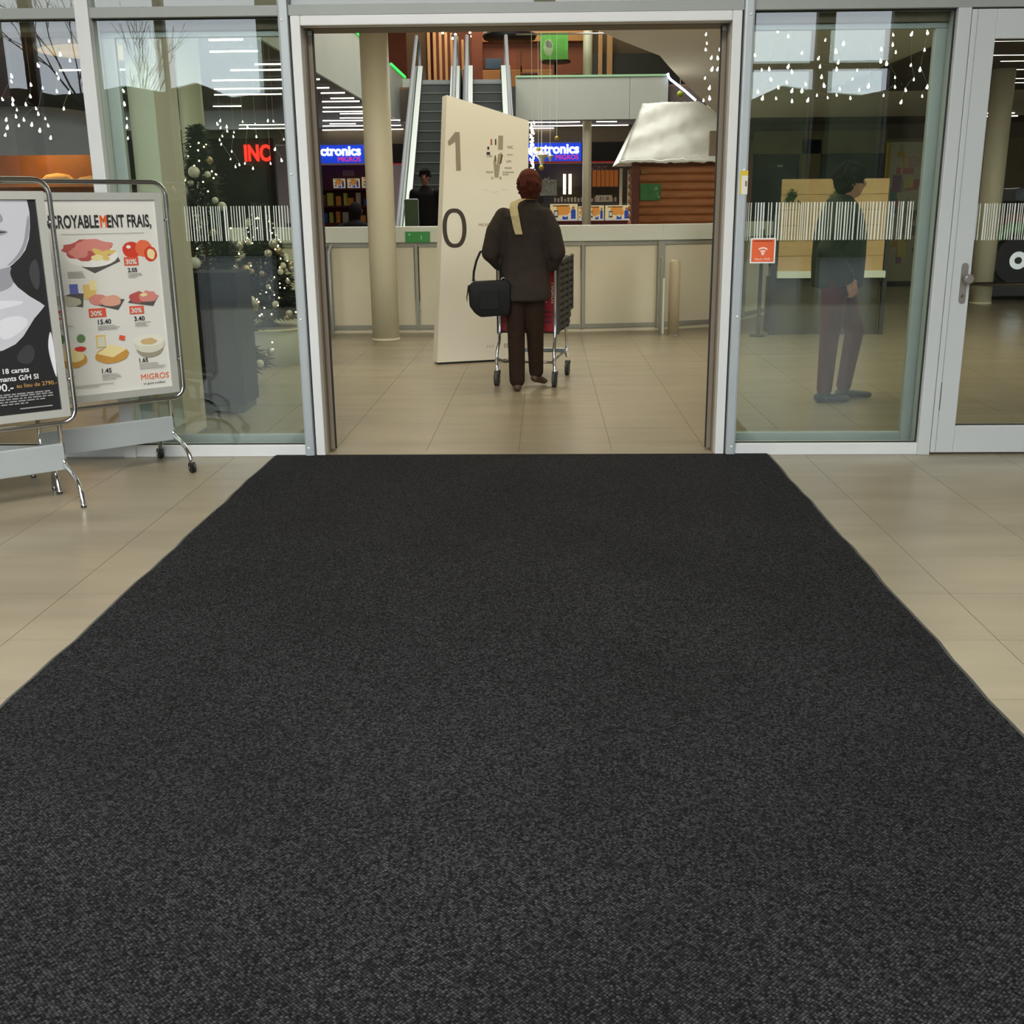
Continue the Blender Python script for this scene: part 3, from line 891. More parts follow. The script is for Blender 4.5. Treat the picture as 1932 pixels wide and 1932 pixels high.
# ------------------------------------------------------------------ poster stands
POSTW = mat('poster_paper', (214, 212, 202), 0.45)
TRAY = mat('pale_grey_metal_panel', (176, 182, 182), 0.4, 0.3, var=0.03, scale=5)
SNAP = mat('silver_snap_frame', (186, 186, 178), 0.4, 0.3)
def rrect(x0, x1, z0, z1, r, y=0.0, n=6):
    P = []
    for cx, cz, a0 in ((x1 - r, z1 - r, 0), (x0 + r, z1 - r, 90), (x0 + r, z0 + r, 180), (x1 - r, z0 + r, 270)):
        for k in range(n + 1):
            a = math.radians(a0 + 90 * k / n)
            P.append((cx + r * math.cos(a), y, cz + r * math.sin(a)))
    return P
def stand(loc, label, wheels):
    s = thing('poster_stand', label, 'poster stand', (loc[0], loc[1], 0), math.radians(40))
    m = MB(); m.tube(rrect(-0.44, 0.44, 0.385, 1.545, 0.07), 0.0125, 10, closed=True); m.build('tube_frame', CHROME, s)
    for x in (-0.40, 0.40):
        for z in (0.60, 1.35):
            m = MB(); m.tube([(x, 0, z), (x * 1.1, 0, z)], 0.007, 8); m.build('frame_clip', CHROME, s)
    for sx in (-1, 1):
        m = MB(); m.prism_xz([(sx * 0.372, 0.455), (sx * 0.41, 0.418), (sx * 0.41, 1.492), (sx * 0.372, 1.455)], -0.018, 0.012); m.build('snap_frame_side', SNAP, s)
    m = MB(); m.prism_xz([(-0.41, 1.492), (-0.372, 1.455), (0.372, 1.455), (0.41, 1.492)], -0.018, 0.012); m.build('snap_frame_top', SNAP, s)
    m = MB(); m.prism_xz([(-0.41, 0.418), (0.41, 0.418), (0.372, 0.455), (-0.372, 0.455)], -0.018, 0.012); m.build('snap_frame_bottom', SNAP, s)
    MB().box(-0.375, 0.375, -0.004, 0.010, 0.452, 1.458).build('backing_board', DARKGREY, s)
    MB().rbox(-0.36, 0.36, -0.012, 0.012, 0.15, 0.285, 0.005).build('lower_panel', TRAY, s)
    for sx in (-1, 1):
        x = sx * 0.355
        m = MB(); m.tube([(x, 0, 0.385), (x, 0, 0.16)], 0.012, 10); m.build('upright', CHROME, s)
        for d in (-1, 1):
            wh = wheels and sx > 0
            zb = 0.075 if wh else 0.0
            m = MB(); m.tube([(x, 0, 0.20), (x, d * 0.02, 0.172), (x, d * 0.12, 0.150), (x, d * 0.165, 0.135), (x, d * 0.20, 0.11), (x, d * 0.225, 0.075), (x, d * 0.235, 0.045 if wh else 0.02), (x, d * 0.238, 0.042 if wh else 0.004)], 0.0125, 10)
            leg = m.build('leg', CHROME, s)
            if wh:
                w = MB(); w.tube([(x - 0.012, d * 0.238, 0.031), (x + 0.012, d * 0.238, 0.031)], 0.030, 18); cw = w.build('castor_wheel', BLACK, leg)
                w = MB(); w.tube([(x - 0.017, d * 0.238, 0.031), (x + 0.017, d * 0.238, 0.031)], 0.010, 12); w.build('castor_hub', CHROME, leg)
            else:
                w = MB(); w.tube([(x, d * 0.238, 0.0), (x, d * 0.238, 0.012)], 0.0135, 12); w.build('foot_cap', DARKGREY, leg)
    return s
s2 = stand((-2.38, -0.48), 'wheeled chrome stand with a white food offers poster', True)
s1 = stand((-2.69, -1.2), 'chrome stand with a black and white portrait poster, cut by the left edge', False)
class Print:
    """flat printed shapes in the x-z plane just above the poster paper"""
    def __init__(self, y): self.m = MB(); self.y = y; self.mats = []; self.k = 0
    def mi(self, mm):
        if mm not in self.mats: self.mats.append(mm)
        return self.mats.index(mm)
    def poly(self, pts, mm):
        y = self.y - 0.00012 * self.k; self.k += 1
        # wind so that the face looks to -y
        a = sum(pts[i][0] * pts[(i + 1) % len(pts)][1] - pts[(i + 1) % len(pts)][0] * pts[i][1] for i in range(len(pts)))
        if a < 0: pts = pts[::-1]
        self.m.add([(x, y, z) for x, z in pts], [tuple(range(len(pts)))], self.mi(mm))
        return self
    def smooth(self, pts, mm, it=3):
        for _ in range(it):
            q = []
            for i in range(len(pts)):
                a, b = pts[i], pts[(i + 1) % len(pts)]
                q += [(a[0] * .75 + b[0] * .25, a[1] * .75 + b[1] * .25), (a[0] * .25 + b[0] * .75, a[1] * .25 + b[1] * .75)]
            pts = q
        return self.poly(pts, mm)
    def ell(self, cx, cz, rx, rz, mm, n=20, wob=0.0, seed=0, rot=0.0):
        r = random.Random(seed)
        P = []
        for k in range(n):
            a = 2 * PI * k / n; q = 1 + r.uniform(-wob, wob)
            x, z = rx * q * math.cos(a), rz * q * math.sin(a)
            P.append((cx + x * math.cos(rot) - z * math.sin(rot), cz + x * math.sin(rot) + z * math.cos(rot)))
        return self.poly(P, mm)
    def rect(self, x0, x1, z0, z1, mm, sl=0.0):
        return self.poly([(x0, z0), (x1, z0 + sl), (x1, z1 + sl), (x0, z1)], mm)
    def build(self, name, parent): return self.m.build(name, self.mats, parent)
# food offers poster
s2s = MB().box(-0.372, 0.372, -0.0065, -0.004, 0.455, 1.455).build('poster_sheet', POSTW, s2)
c = lambda n, rgb: mat('print_' + n, rgb, 0.5)
HAM, HAM2, TOM, TOM2 = c('ham', (176, 82, 76)), c('ham_light', (206, 130, 118)), c('tomato', (200, 58, 36)), c('tomato_cut', (220, 104, 66))
POT, PLT, SLATEP, LBL = c('potato', (214, 184, 104)), c('plate', (226, 224, 216)), c('slate', (84, 80, 76)), c('offer_red', (212, 84, 54))
FISH, BLUEP, CREAMP, BREAD = c('fish', (176, 172, 150), ), c('blue_pack', (92, 102, 168)), c('cheese', (226, 210, 150)), c('crust', (192, 142, 66))
BOWL, BOWL2, DARKB, GRN = c('bowl', (206, 204, 184)), c('bowl_shade', (150, 144, 124)), c('dip', (196, 168, 116)), c('leaf', (96, 128, 76))
INK, GREYINK, MRED = c('ink', (40, 40, 40)), c('fine_text', (136, 132, 124)), c('brand_orange', (222, 92, 40))
P = Print(-0.0068)
P.poly([(-0.10, 1.155), (0.02, 1.085), (0.16, 1.142), (0.15, 1.165), (0.0, 1.13)], SLATEP)
P.ell(0.015, 1.175, 0.135, 0.058, PLT, 24)
P.ell(-0.005, 1.205, 0.125, 0.052, HAM, 24, 0.12, 1); P.ell(0.03, 1.228, 0.09, 0.03, HAM2, 18, 0.15, 2); P.ell(-0.05, 1.195, 0.05, 0.03, HAM2, 14, 0.15, 3)
P.ell(0.065, 1.178, 0.05, 0.02, POT, 14, 0.1, 4, -0.6); P.ell(0.10, 1.19, 0.042, 0.012, POT, 12, 0.1, 5, 0.1); P.ell(0.04, 1.165, 0.03, 0.016, CREAMP, 12, 0.1, 6)
P.ell(0.225, 1.20, 0.05, 0.042, TOM, 20, 0.03, 7); P.ell(0.29, 1.205, 0.045, 0.045, TOM2, 20, 0.03, 8); P.ell(0.325, 1.175, 0.035, 0.04, TOM, 20, 0.04, 9); P.ell(0.327, 1.175, 0.022, 0.027, CREAMP, 14, 0.1, 10); P.ell(0.21, 1.215, 0.012, 0.009, PLT, 10)
P.rect(0.178, 0.255, 1.118, 1.162, LBL); P.rect(0.01 - 0.045, 0.055, 0.858, 0.905, LBL); P.rect(0.18, 0.258, 0.862, 0.905, LBL); P.rect(-0.24, -0.16, 0.86, 0.905, LBL)
P.poly([(-0.24, 0.95), (-0.06, 0.915), (-0.05, 0.985), (-0.10, 0.992)], SLATEP); P.ell(-0.15, 0.952, 0.085, 0.026, FISH, 20, 0.1, 11, -0.12); P.rect(-0.118, -0.075, 0.985, 1.035, BLUEP)
P.rect(-0.05, 0.015, 0.955, 1.03, POT); P.rect(-0.015, 0.02, 1.0, 1.05, CREAMP)
P.poly([(0.0, 0.925), (0.12, 0.89), (0.16, 0.945), (0.05, 0.955)], SLATEP); P.ell(0.02, 0.95, 0.045, 0.03, HAM2, 16, 0.12, 12); P.ell(0.085, 0.94, 0.055, 0.03, c('pale_ham', (212, 156, 130)), 16, 0.12, 13)
P.poly([(0.175, 0.925), (0.31, 0.90), (0.345, 0.955), (0.22, 0.97)], SLATEP); P.ell(0.23, 0.95, 0.045, 0.03, HAM, 14, 0.15, 14); P.ell(0.29, 0.952, 0.05, 0.03, HAM2, 14, 0.15, 15); P.ell(0.265, 0.962, 0.02, 0.01, CREAMP, 10, 0.2, 16)
P.ell(-0.17, 0.655, 0.10, 0.05, BREAD, 20, 0.03, 17, -0.15); P.ell(-0.16, 0.675, 0.08, 0.035, CREAMP, 18, 0.05, 18, -0.25); P.ell(-0.10, 0.70, 0.03, 0.014, TOM, 12, 0.1, 19); P.ell(-0.09, 0.755, 0.022, 0.022, GRN, 14); P.ell(-0.2, 0.76, 0.03, 0.025, GRN, 12, 0.2)
P.ell(0.06, 0.655, 0.09, 0.044, BREAD, 20, 0.03, 20, 0.05); P.poly([(-0.02, 0.668), (0.06, 0.712), (0.145, 0.682), (0.065, 0.642)], CREAMP); P.rect(-0.015, 0.035, 0.70, 0.765, POT); P.rect(-0.008, 0.03, 0.705, 0.755, BOWL)
P.poly([(0.105, 0.735), (0.135, 0.725), (0.142, 0.75), (0.112, 0.758)], LBL)
P.ell(0.268, 0.675, 0.075, 0.05, BOWL2, 20); P.ell(0.268, 0.70, 0.086, 0.05, BOWL, 22); P.ell(0.268, 0.718, 0.085, 0.033, c('bowl_rim', (220, 218, 200)), 22); P.ell(0.265, 0.712, 0.045, 0.018, DARKB, 16, 0.1, 22)
P.rect(-0.13, 0.30, 1.285, 1.287, GREYINK)
rr = random.Random(5)
for (u0, z0, n, L) in ((-0.12, 1.095, 4, 0.09), (0.19, 1.075, 3, 0.08), (0.0, 0.81, 3, 0.12), (0.2, 0.815, 3, 0.09), (-0.005, 0.553, 4, 0.12), (0.2, 0.592, 4, 0.15), (-0.20, 0.83, 3, 0.08), (-0.22, 0.56, 3, 0.09), (-0.23, 0.505, 2, 0.3)):
    for k in range(n):
        P.rect(u0, u0 + L * rr.uniform(0.6, 1.0), z0 - k * 0.009, z0 - k * 0.009 + 0.003, GREYINK)
q = P.build('printed_picture', s2s); q['kind'] = 'stuff'
def line(parts, x, z, size, parent, y, total):
    """lettering pieces in different colours set to a total width"""
    ms = [text_mesh('lettering', s, size, 0.0002, b, 1.0) for s, mm, b in parts]
    ws = [max(v.co.x for v in me.vertices) + size * 0.06 for me in ms]
    sc = total / sum(ws); cx = x
    for me, w, (s, mm, b) in zip(ms, ws, parts):
        me.materials.clear(); me.materials.append(mm)
        me.transform(Matrix.Rotation(PI / 2, 4, 'X') @ Matrix.Diagonal((sc, 1, 1, 1)))
        link('lettering', me, parent, (cx, y, z))
        if b == 0.0:
            link('lettering', me, parent, (cx + 0.0045, y, z))
        cx += w * sc
line((('INCROYABLE', INK, 0.0022), ('M', MRED, 0.0), ('ENT FRAIS,', INK, 0.0022)), -0.224, 1.318, 0.088, s2s, -0.0105, 0.57)
for s, x, z, sz in (('2.05', 0.192, 1.085, 0.030), ('15.40', 0.0, 0.822, 0.034), ('3.40', 0.198, 0.826, 0.034), ('1.45', -0.008, 0.563, 0.034), ('1.65', 0.198, 0.602, 0.032), ('.45', -0.225, 0.568, 0.034), ('2.-', -0.22, 0.84, 0.03)):
    text('lettering', s, sz, INK, s2s, (x, -0.0105, z), depth=0.0002, bold=0.0008)
for x, z in ((0.184, 1.126), (-0.028, 0.867), (0.186, 0.87), (-0.235, 0.867)):
    text('lettering', '30%', 0.036, POSTW, s2s, (x, -0.0115, z), depth=0.0002, bold=0.001)
text('lettering', 'MIGROS', 0.044, MRED, s2s, (0.20, -0.0105, 0.505), depth=0.0002)
text('lettering', 'un geste meilleur', 0.018, INK, s2s, (0.212, -0.0105, 0.478), depth=0.0002)
# portrait poster
s1s = MB().box(-0.372, 0.372, -0.0065, -0.004, 0.455, 1.455).build('poster_sheet', c('black_poster', (26, 25, 26)), s1)
SK, SK2, SK3 = c('grey_skin', (186, 186, 192)), c('grey_skin_shade', (140, 140, 146)), c('grey_skin_light', (206, 206, 210))
P = Print(-0.0068)
P.poly([(-0.371, 1.453), (0.335, 1.453), (0.34, 1.40), (0.334, 1.33), (0.322, 1.275), (0.30, 1.225), (0.27, 1.19), (0.24, 1.165), (0.22, 1.15), (0.213, 1.125), (0.222, 1.09), (0.245, 1.055), (0.29, 1.012), (0.335, 0.98), (0.355, 0.962), (0.335, 0.94), (0.30, 0.905), (0.27, 0.865), (0.24, 0.825), (0.20, 0.79), (0.14, 0.765), (0.0, 0.75), (-0.371, 0.76)], SK)
P.smooth([(0.333, 1.40), (0.335, 1.33), (0.30, 1.225), (0.24, 1.165), (0.20, 1.15), (0.25, 1.19), (0.295, 1.25), (0.315, 1.33)], SK2)
P.smooth([(-0.36, 1.13), (0.10, 1.12), (0.21, 1.15), (0.23, 1.15), (0.215, 1.12), (0.235, 1.065), (0.15, 1.03), (-0.05, 1.01), (-0.36, 1.02)], SK2)
P.smooth([(-0.1, 0.98), (0.18, 1.0), (0.29, 0.985), (0.15, 0.955), (0.0, 0.945)], SK3)
P.smooth([(0.12, 0.90), (0.22, 0.93), (0.28, 0.90), (0.24, 0.85), (0.14, 0.80)], SK3)
P.smooth([(0.35, 0.80), (0.372, 0.86), (0.372, 0.60), (0.36, 0.64), (0.345, 0.74)], SK3)
P.smooth([(0.10, 1.31), (0.17, 1.325), (0.215, 1.318), (0.24, 1.308), (0.20, 1.292), (0.14, 1.285)], SK2)
P.smooth([(0.12, 1.309), (0.19, 1.314), (0.24, 1.309), (0.19, 1.303)], INK)
P.smooth([(0.12, 1.36), (0.20, 1.345), (0.225, 1.365), (0.20, 1.41), (0.17, 1.39)], SK2)
P.smooth([(0.30, 1.14), (0.345, 1.20), (0.352, 1.10), (0.335, 1.03), (0.31, 1.06)], c('dark_hair_sheen', (58, 57, 60)))
P.smooth([(0.18, 0.72), (0.26, 0.80), (0.29, 0.74), (0.25, 0.68)], c('dark_cloth_sheen', (52, 51, 54)))
P.build('printed_portrait', s1s)
WPRINT = c('white_text', (222, 222, 222)); GOLDT = c('gold_text', (196, 150, 84))
for s, z, sz, mm, xr in (('Or blanc ou or 18 carats', 0.655, 0.034, WPRINT, 0.245), ('avec diamants G/H SI', 0.618, 0.034, WPRINT, 0.285), ('1990.-', 0.572, 0.052, WPRINT, 0.165)):
    text('lettering', s, sz, mm, s1s, (xr, -0.0105, z), depth=0.0002, align='RIGHT', bold=0.0006)
text('lettering', 'au lieu de 2790.-', 0.028, GOLDT, s1s, (0.178, -0.0105, 0.582), depth=0.0002)
P = Print(-0.0068)
for k, (z, x1) in enumerate(((0.55, 0.33), (0.54, 0.34), (0.528, 0.34), (0.516, 0.30), (0.504, 0.22))):
    x = -0.1
    while x < x1:
        w = rr.uniform(0.012, 0.04); P.rect(x, min(x + w, x1), z, z + 0.006, c('fine_white', (150, 150, 150))); x += w + 0.006
P.rect(0.18, 0.33, 0.478, 0.484, c('fine_white', (150, 150, 150)))
q = P.build('printed_fine_text', s1s); q['kind'] = 'stuff'

# ------------------------------------------------------------------ ceiling strip lights
TUBE = mat('strip_light_tube', (255, 246, 228), 0.5, emit=6.0)
STRIPS = [(-4.02, -3.89, 6.36), (-3.64, -3.27, 6.36), (-4.31, -4.17, 7.25), (-3.9, -3.34, 7.25), (-5.67, -5.39, 8.8), (-6.35, -5.99, 8.8), (-3.68, -3.2, 8.43), (-4.15, -3.2, 9.0),
          (-4.73, -3.2, 10.13), (-5.04, -3.28, 11.25), (-5.29, -4.21, 12.1), (-3.56, -3.18, 12.02), (-3.57, -3.18, 12.88), (-3.82, -3.18, 13.43), (-5.9, -5.4, 14.08), (-4.03, -3.18, 14.54), (-4.21, -3.18, 15.42), (-3.97, -3.18, 15.91), (-4.16, -3.18, 16.93),
          (-4.64, -3.02, 17.58), (-4.66, -4.1, 18.45), (-4.94, -3.2, 19.07), (-5.19, -3.3, 20.3), (-6.65, -5.64, 18.5), (-6.96, -5.9, 19.6)]
def strip(x0, x1, y, label, group, z=3.2):
    t = thing('strip_light', label, 'ceiling light', ((x0 + x1) / 2, y, z), 0, group)
    h = (x1 - x0) / 2
    MB().box(-h, h, -0.022, 0.022, -0.016, 0.0).build('housing', DARKGREY, t)
    m = MB(); m.tube([(-h, 0, -0.024), (h, 0, -0.024)], 0.0105, 8); m.build('tube', TUBE, t)
ORD = 'first second third fourth fifth sixth seventh eighth ninth tenth eleventh twelfth thirteenth fourteenth fifteenth sixteenth seventeenth eighteenth nineteenth twentieth twenty-first twenty-second twenty-third twenty-fourth twenty-fifth twenty-sixth'.split()
for k, (x0, x1, y) in enumerate(sorted(STRIPS, key=lambda s: (s[2], s[0]))):
    strip(x0, x1, y, 'slim strip light left of the atrium, %s back from the entrance' % ORD[k], 'strip lights left of the atrium')
for k, (x0, x1, y) in enumerate(((-0.37, 0.76, 18.6), (1.12, 1.56, 18.6), (-0.28, 1.89, 19.7), (-0.35, 0.21, 20.4))):
    strip(x0, x1, y, 'slim strip light before the electronics shop, %s' % ('front row, left of the thin column', 'front row, right of the thin column', 'long middle one', 'short rear one')[k], 'strip lights before the electronics shop')
for k, (x0, x1, y) in enumerate(((4.9, 5.9, 7.1), (5.4, 6.5, 8.32), (5.9, 6.9, 8.92), (6.3, 7.5, 9.85), (6.8, 8.0, 10.97), (7.0, 8.3, 11.55), (8.0, 9.6, 17.4), (8.4, 10.0, 18.2))):
    strip(x0, x1, y, 'slim white strip light behind the right emergency door, %s from the top' % ORD[k], 'strip lights behind the emergency door')
struct(MB().box(4.6, 12.4, 6.0, 12.6, 3.17, 3.2).build('ceiling_panel', CEILDARK), 'dark ceiling field over the right aisle')
dl = thing('ceiling_disc', 'wide round beige ceiling lamp disc at the upper left', 'ceiling light', (-5.05, 6.95, 3.2))
MB().lathe((0, 0, 0), [(0.70, -0.06), (0.72, -0.03), (0.72, 0.0)], 40).build('rim', COLUMN, dl)
MB().lathe((0, 0, 0), [(0.1, -0.085), (0.68, -0.062), (0.68, -0.06)], 40).build('diffuser', mat('warm_lamp_diffuser', (222, 196, 150), 0.6, emit=0.35), dl)
for x, y, lab in ((1.22, 5.95, 'round recessed downlight in the beige ceiling nearest the doorway'), (1.95, 6.0, 'second round recessed downlight in the beige ceiling, near the right jamb')):
    d = thing('downlight', lab, 'ceiling light', (x, y, 3.2))
    MB().lathe((0, 0, 0), [(0.13, -0.012), (0.14, 0.0)], 24).build('ring', BROWNREV, d)
    MB().lathe((0, 0, 0), [(0.11, -0.016), (0.11, -0.012)], 24).build('lens', mat('downlight_lens', (214, 190, 130), 0.5, emit=0.2), d)

# ------------------------------------------------------------------ icicle lights
BULB = mat('white_fairy_bulb', (255, 255, 250), 0.4, emit=5.0)
WIRE = mat('clear_wire', (150, 148, 130), 0.5)
bulb_me = MB().lathe((0, 0, 0), [(0.003, 0.022), (0.006, 0.012), (0.012, -0.004), (0.010, -0.013), (0.004, -0.018)], 10).mesh('bulb', BULB)
FR = [(1.49, 2.472), (1.56, 2.44), (1.676, 2.499), (1.802, 2.482), (1.797, 2.415), (1.915, 2.393), (1.87, 2.347), (1.653, 2.34), (1.353, 2.33), (2.159, 2.357), (2.229, 2.383), (2.227, 2.441), (2.252, 2.338), (2.434, 2.35), (2.355, 2.26), (2.416, 2.232), (2.199, 2.271), (2.16, 2.285), (2.014, 2.232), (1.889, 2.281), (1.882, 2.24), (1.774, 2.257), (1.761, 2.307), (1.596, 2.227), (1.57, 2.259), (1.449, 2.245), (1.401, 2.241), (1.463, 2.183), (1.566, 2.164), (1.514, 2.134), (1.603, 2.113), (1.383, 2.109), (1.415, 2.07), (1.503, 2.068), (1.607, 2.05), (1.689, 2.153), (1.667, 2.112), (1.788, 2.195), (1.808, 2.143), (1.709, 2.055), (1.766, 2.084), (1.836, 2.069), (1.91, 2.121), (1.893, 2.084), (1.988, 2.18), (2.037, 2.113), (1.983, 2.065), (2.094, 2.137), (2.196, 2.079), (2.265, 2.129), (2.26, 2.187), (2.382, 2.173), (2.335, 2.11), (2.312, 2.037), (2.445, 2.072), (2.472, 2.127), (2.443, 2.452), (2.343, 2.445)]
FD = [(1.037, 2.46), (1.044, 2.407), (1.038, 2.369), (1.077, 2.32), (1.084, 2.251), (1.128, 2.368), (1.118, 2.318), (1.119, 2.251), (1.04, 2.198), (1.072, 2.138), (1.036, 2.062), (1.075, 2.075), (1.146, 2.047)]
FL = [(-3.169, 2.491), (-3.24, 2.41), (-3.397, 2.343), (-3.179, 2.371), (-3.278, 2.29), (-3.27, 2.262), (-3.587, 2.278), (-3.592, 2.244), (-3.463, 2.222), (-3.385, 2.201), (-3.292, 2.179), (-3.206, 2.17), (-3.476, 2.149), (-3.669, 2.133), (-3.599, 2.13), (-3.603, 2.101), (-3.514, 2.098), (-3.58, 2.064), (-3.447, 2.071), (-3.437, 2.037), (-3.258, 2.069), (-3.592, 2.022), (-3.541, 2.001), (-3.662, 2.002), (-3.58, 1.964), (-3.491, 1.969), (-3.379, 1.962), (-3.393, 2.007), (-3.44, 1.931), (-3.372, 1.883), (-3.661, 1.952), (-3.682, 1.904), (-2.79, 2.241), (-2.794, 2.176), (-2.8, 2.143), (-2.839, 2.177), (-2.871, 2.138), (-2.79, 2.114), (-2.842, 2.094), (-2.835, 2.002), (-2.799, 1.999), (-2.841, 1.949), (-2.787, 1.901), (-2.841, 1.875), (-2.798, 1.877)]
FM = [(-2.628, 2.095), (-2.653, 2.07), (-2.629, 2.041), (-2.579, 2.048), (-2.577, 2.015), (-2.62, 1.977), (-2.645, 1.948), (-2.635, 1.914), (-2.531, 1.972), (-2.524, 2.006), (-2.554, 1.858), (-2.568, 1.799), (-2.532, 1.739), (-2.499, 1.755), (-2.453, 1.764), (-2.389, 1.725), (-2.446, 2.085), (-2.409, 2.043), (-2.345, 2.067), (-2.24, 2.091), (-2.196, 2.087), (-2.242, 1.762), (-2.198, 1.872), (-2.15, 1.786), (-2.121, 1.947), (-2.343, 1.97)]

def curtain(pts, y, label, bins=0.13, sc=1.0):
    t = thing('icicle_lights', label, 'fairy lights', (0, y, 3.2))
    groups = {}
    for x, z in pts:
        groups.setdefault(round(x / bins), []).append((x, z))
    m = MB()
    xs = [p[0] for p in pts]
    m.tube([(min(xs), 0, -0.008), (max(xs), 0, -0.008)], 0.004, 6)
    for g in groups.values():
        g.sort(key=lambda p: -p[1])
        m.tube([(g[0][0], 0, -0.01)] + [(x, 0, z - 3.2 + 0.018) for x, z in g], 0.0011, 4)
    m.build('wire', WIRE, t)
    for x, z in pts:
        o = link('bulb', bulb_me, t, (x, 0, z - 3.2), (random.uniform(-0.3, 0.3), random.uniform(-0.3, 0.3), 0)); q_ = sc * random.uniform(0.45, 0.8); o.scale = (q_, q_, q_)
curtain(FR, 1.3, 'white icicle lights hanging behind the right window')
curtain(FD, 1.32, 'short white icicle light strands at the right jamb of the doorway')
curtain(FL, 1.5, 'white icicle lights hanging behind the far left window')
curtain(FM, 3.0, 'white icicle lights hanging over the decorated trees', 0.09, 0.9)

# ------------------------------------------------------------------ christmas trees
NEEDLE = mat('dark_green_needles', (22, 28, 17), 0.8, var=0.25, scale=20)
BAUB = [mat('silver_bauble', (178, 172, 160), 0.25, 0.6), mat('pearl_bauble', (206, 200, 184), 0.4), mat('champagne_bauble', (158, 140, 112), 0.25, 0.6)]
BULBW = mat('warm_tree_light', (255, 226, 180), 0.4, emit=9.0)
tb_me = MB().sphere((0, 0, 0), 0.0065, 6, 4).mesh('light_bulb', BULBW)
baub_me = [MB().sphere((0, 0, 0), 1.0, 14, 10).mesh('bauble', b) for b in BAUB]
def xtree(x, y, z0, h, r, nb, nl, label, seed):
    R = random.Random(seed)
    t = thing('christmas_tree', label, 'christmas tree', (x, y, z0))
    m = MB(); m.tube([(0, 0, 0), (0, 0, h * 0.9)], [0.025, 0.008], 8); m.build('trunk', LOGD, t)
    m = MB(); m.lathe((0, 0, 0), [(0.11, 0), (0.11, 0.02), (0.05, 0.05), (0.03, 0.09)], 16); m.build('tree_stand', DARKGREY, t)
    m = MB()
    for k in range(5200):
        v = R.random() ** 1.35
        zz = 0.08 * h + v * 0.92 * h
        rad = r * (1 - v) * (0.82 + 0.18 * math.sin(v * 42)) + 0.012
        a = R.uniform(0, 2 * PI)
        q = R.uniform(0.45, 1.0)
        px, py = rad * q * math.cos(a), rad * q * math.sin(a)
        L = R.uniform(0.05, 0.10); da = a + R.uniform(-0.7, 0.7); dz = R.uniform(-0.5, 0.35)
        ex, ey, ez = px + L * math.cos(da), py + L * math.sin(da), zz + L * dz
        w = 0.009
        m.add([(px - w * math.sin(da), py + w * math.cos(da), zz), (px + w * math.sin(da), py - w * math.cos(da), zz), (ex, ey, ez), (px, py, zz + w * 1.6)], [(0, 1, 2), (1, 3, 2), (3, 0, 2)])
    f = m.build('foliage', NEEDLE, t); f['kind'] = 'stuff'
    def surf():
        v = R.random() ** 1.2 * 0.93
        a = R.uniform(-PI, 0.15) if R.random() < 0.8 else R.uniform(0, PI)
        rad = r * (1 - v) + 0.03
        return rad * math.cos(a), rad * math.sin(a), 0.1 * h + v * 0.9 * h
    for k in range(nb):
        px, py, pz = surf(); s = R.uniform(0.022, 0.046)
        o = link('bauble', baub_me[R.randrange(3)], t, (px, py, pz)); o.scale = (s, s, s)
    for k in range(nl):
        px, py, pz = surf(); link('light_bulb', tb_me, t, (px * 1.05, py * 1.05, pz))
xtree(-2.66, 2.45, 0.0, 2.02, 0.44, 40, 60, 'tall decorated tree behind the black cabinet, left of the doorway', 11)
xtree(-2.62, 4.0, 0.34, 1.10, 0.40, 46, 90, 'decorated tree with silver baubles on a white round stand', 12)
pf = thing('tree_platform', 'low round white platform under the decorated tree', 'platform', (-2.62, 4.0, 0))
MB().lathe((0, 0, 0), [(0.36, 0), (0.36, 0.30), (0.37, 0.34)], 32).build('platform_body', OFFWHITE, pf)
MB().lathe((0, 0, 0), [(0.39, 0.325), (0.39, 0.34), (0.36, 0.3405)], 32).build('platform_rim', CREAM, pf)
bx = thing('black_cabinet', 'black cabinet with a flat top in front of the decorated trees', 'cabinet', (-2.33, 1.55, 0))
BLK = mat('black_laminate', (14, 15, 15), 0.7, spec=0.2)
MB().rbox(-0.19, 0.19, -0.2, 0.2, 0.05, 0.985, 0.01).build('body', BLK, bx)
MB().rbox(-0.17, 0.17, -0.18, 0.18, 0.0, 0.05, 0.004).build('plinth', DARKGREY, bx)
MB().rbox(-0.16, 0.16, -0.206, -0.2, 0.1, 0.93, 0.003).build('door', BLK, bx)

# ------------------------------------------------------------------ bread stall at the far left
bs = thing('bread_stall', 'market stall with grey awning and warm lit bread counter at the far left', 'stall', (-5.75, 6.2, 0))
AWN = mat('grey_awning_cloth', (120, 122, 132), 0.7, var=0.06, scale=3)
m = MB(); vs = []; fs = []
for i in range(13):
    xx = -0.95 + 1.9 * i / 12
    for j in range(9):
        v = j / 8; an = v * PI / 2
        vs.append((xx, -0.55 * math.sin(an) + 0.2, 2.52 - 0.12 * (xx / 0.95) ** 2 - 0.2 * (1 - math.cos(an))))
    vs.append((xx, -0.352, 1.98))
for i in range(12):
    for j in range(9):
        a = i * 10 + j
        fs.append((a, a + 1, a + 11, a + 10))
m.add(vs, fs, 0, True); m.build('awning', AWN, bs)
WARMW = mat('warm_wood', (150, 92, 44), 0.6, var=0.15, scale=4)
MB().rbox(-0.9, 0.9, -0.3, 0.5, 0.0, 1.0, 0.01).build('counter', WARMW, bs)
MB().box(-0.9, 0.9, 0.45, 0.5, 1.0, 2.4).build('back_wall', WARMW, bs)
MB().rbox(-0.9, 0.9, 0.1, 0.48, 1.66, 1.69, 0.004).build('shelf', WARMW, bs)
for x in (-0.88, 0.88):
    m = MB(); m.tube([(x, -0.3, 1.0), (x, -0.3, 2.1)], 0.02); m.build('pole', STEEL, bs)
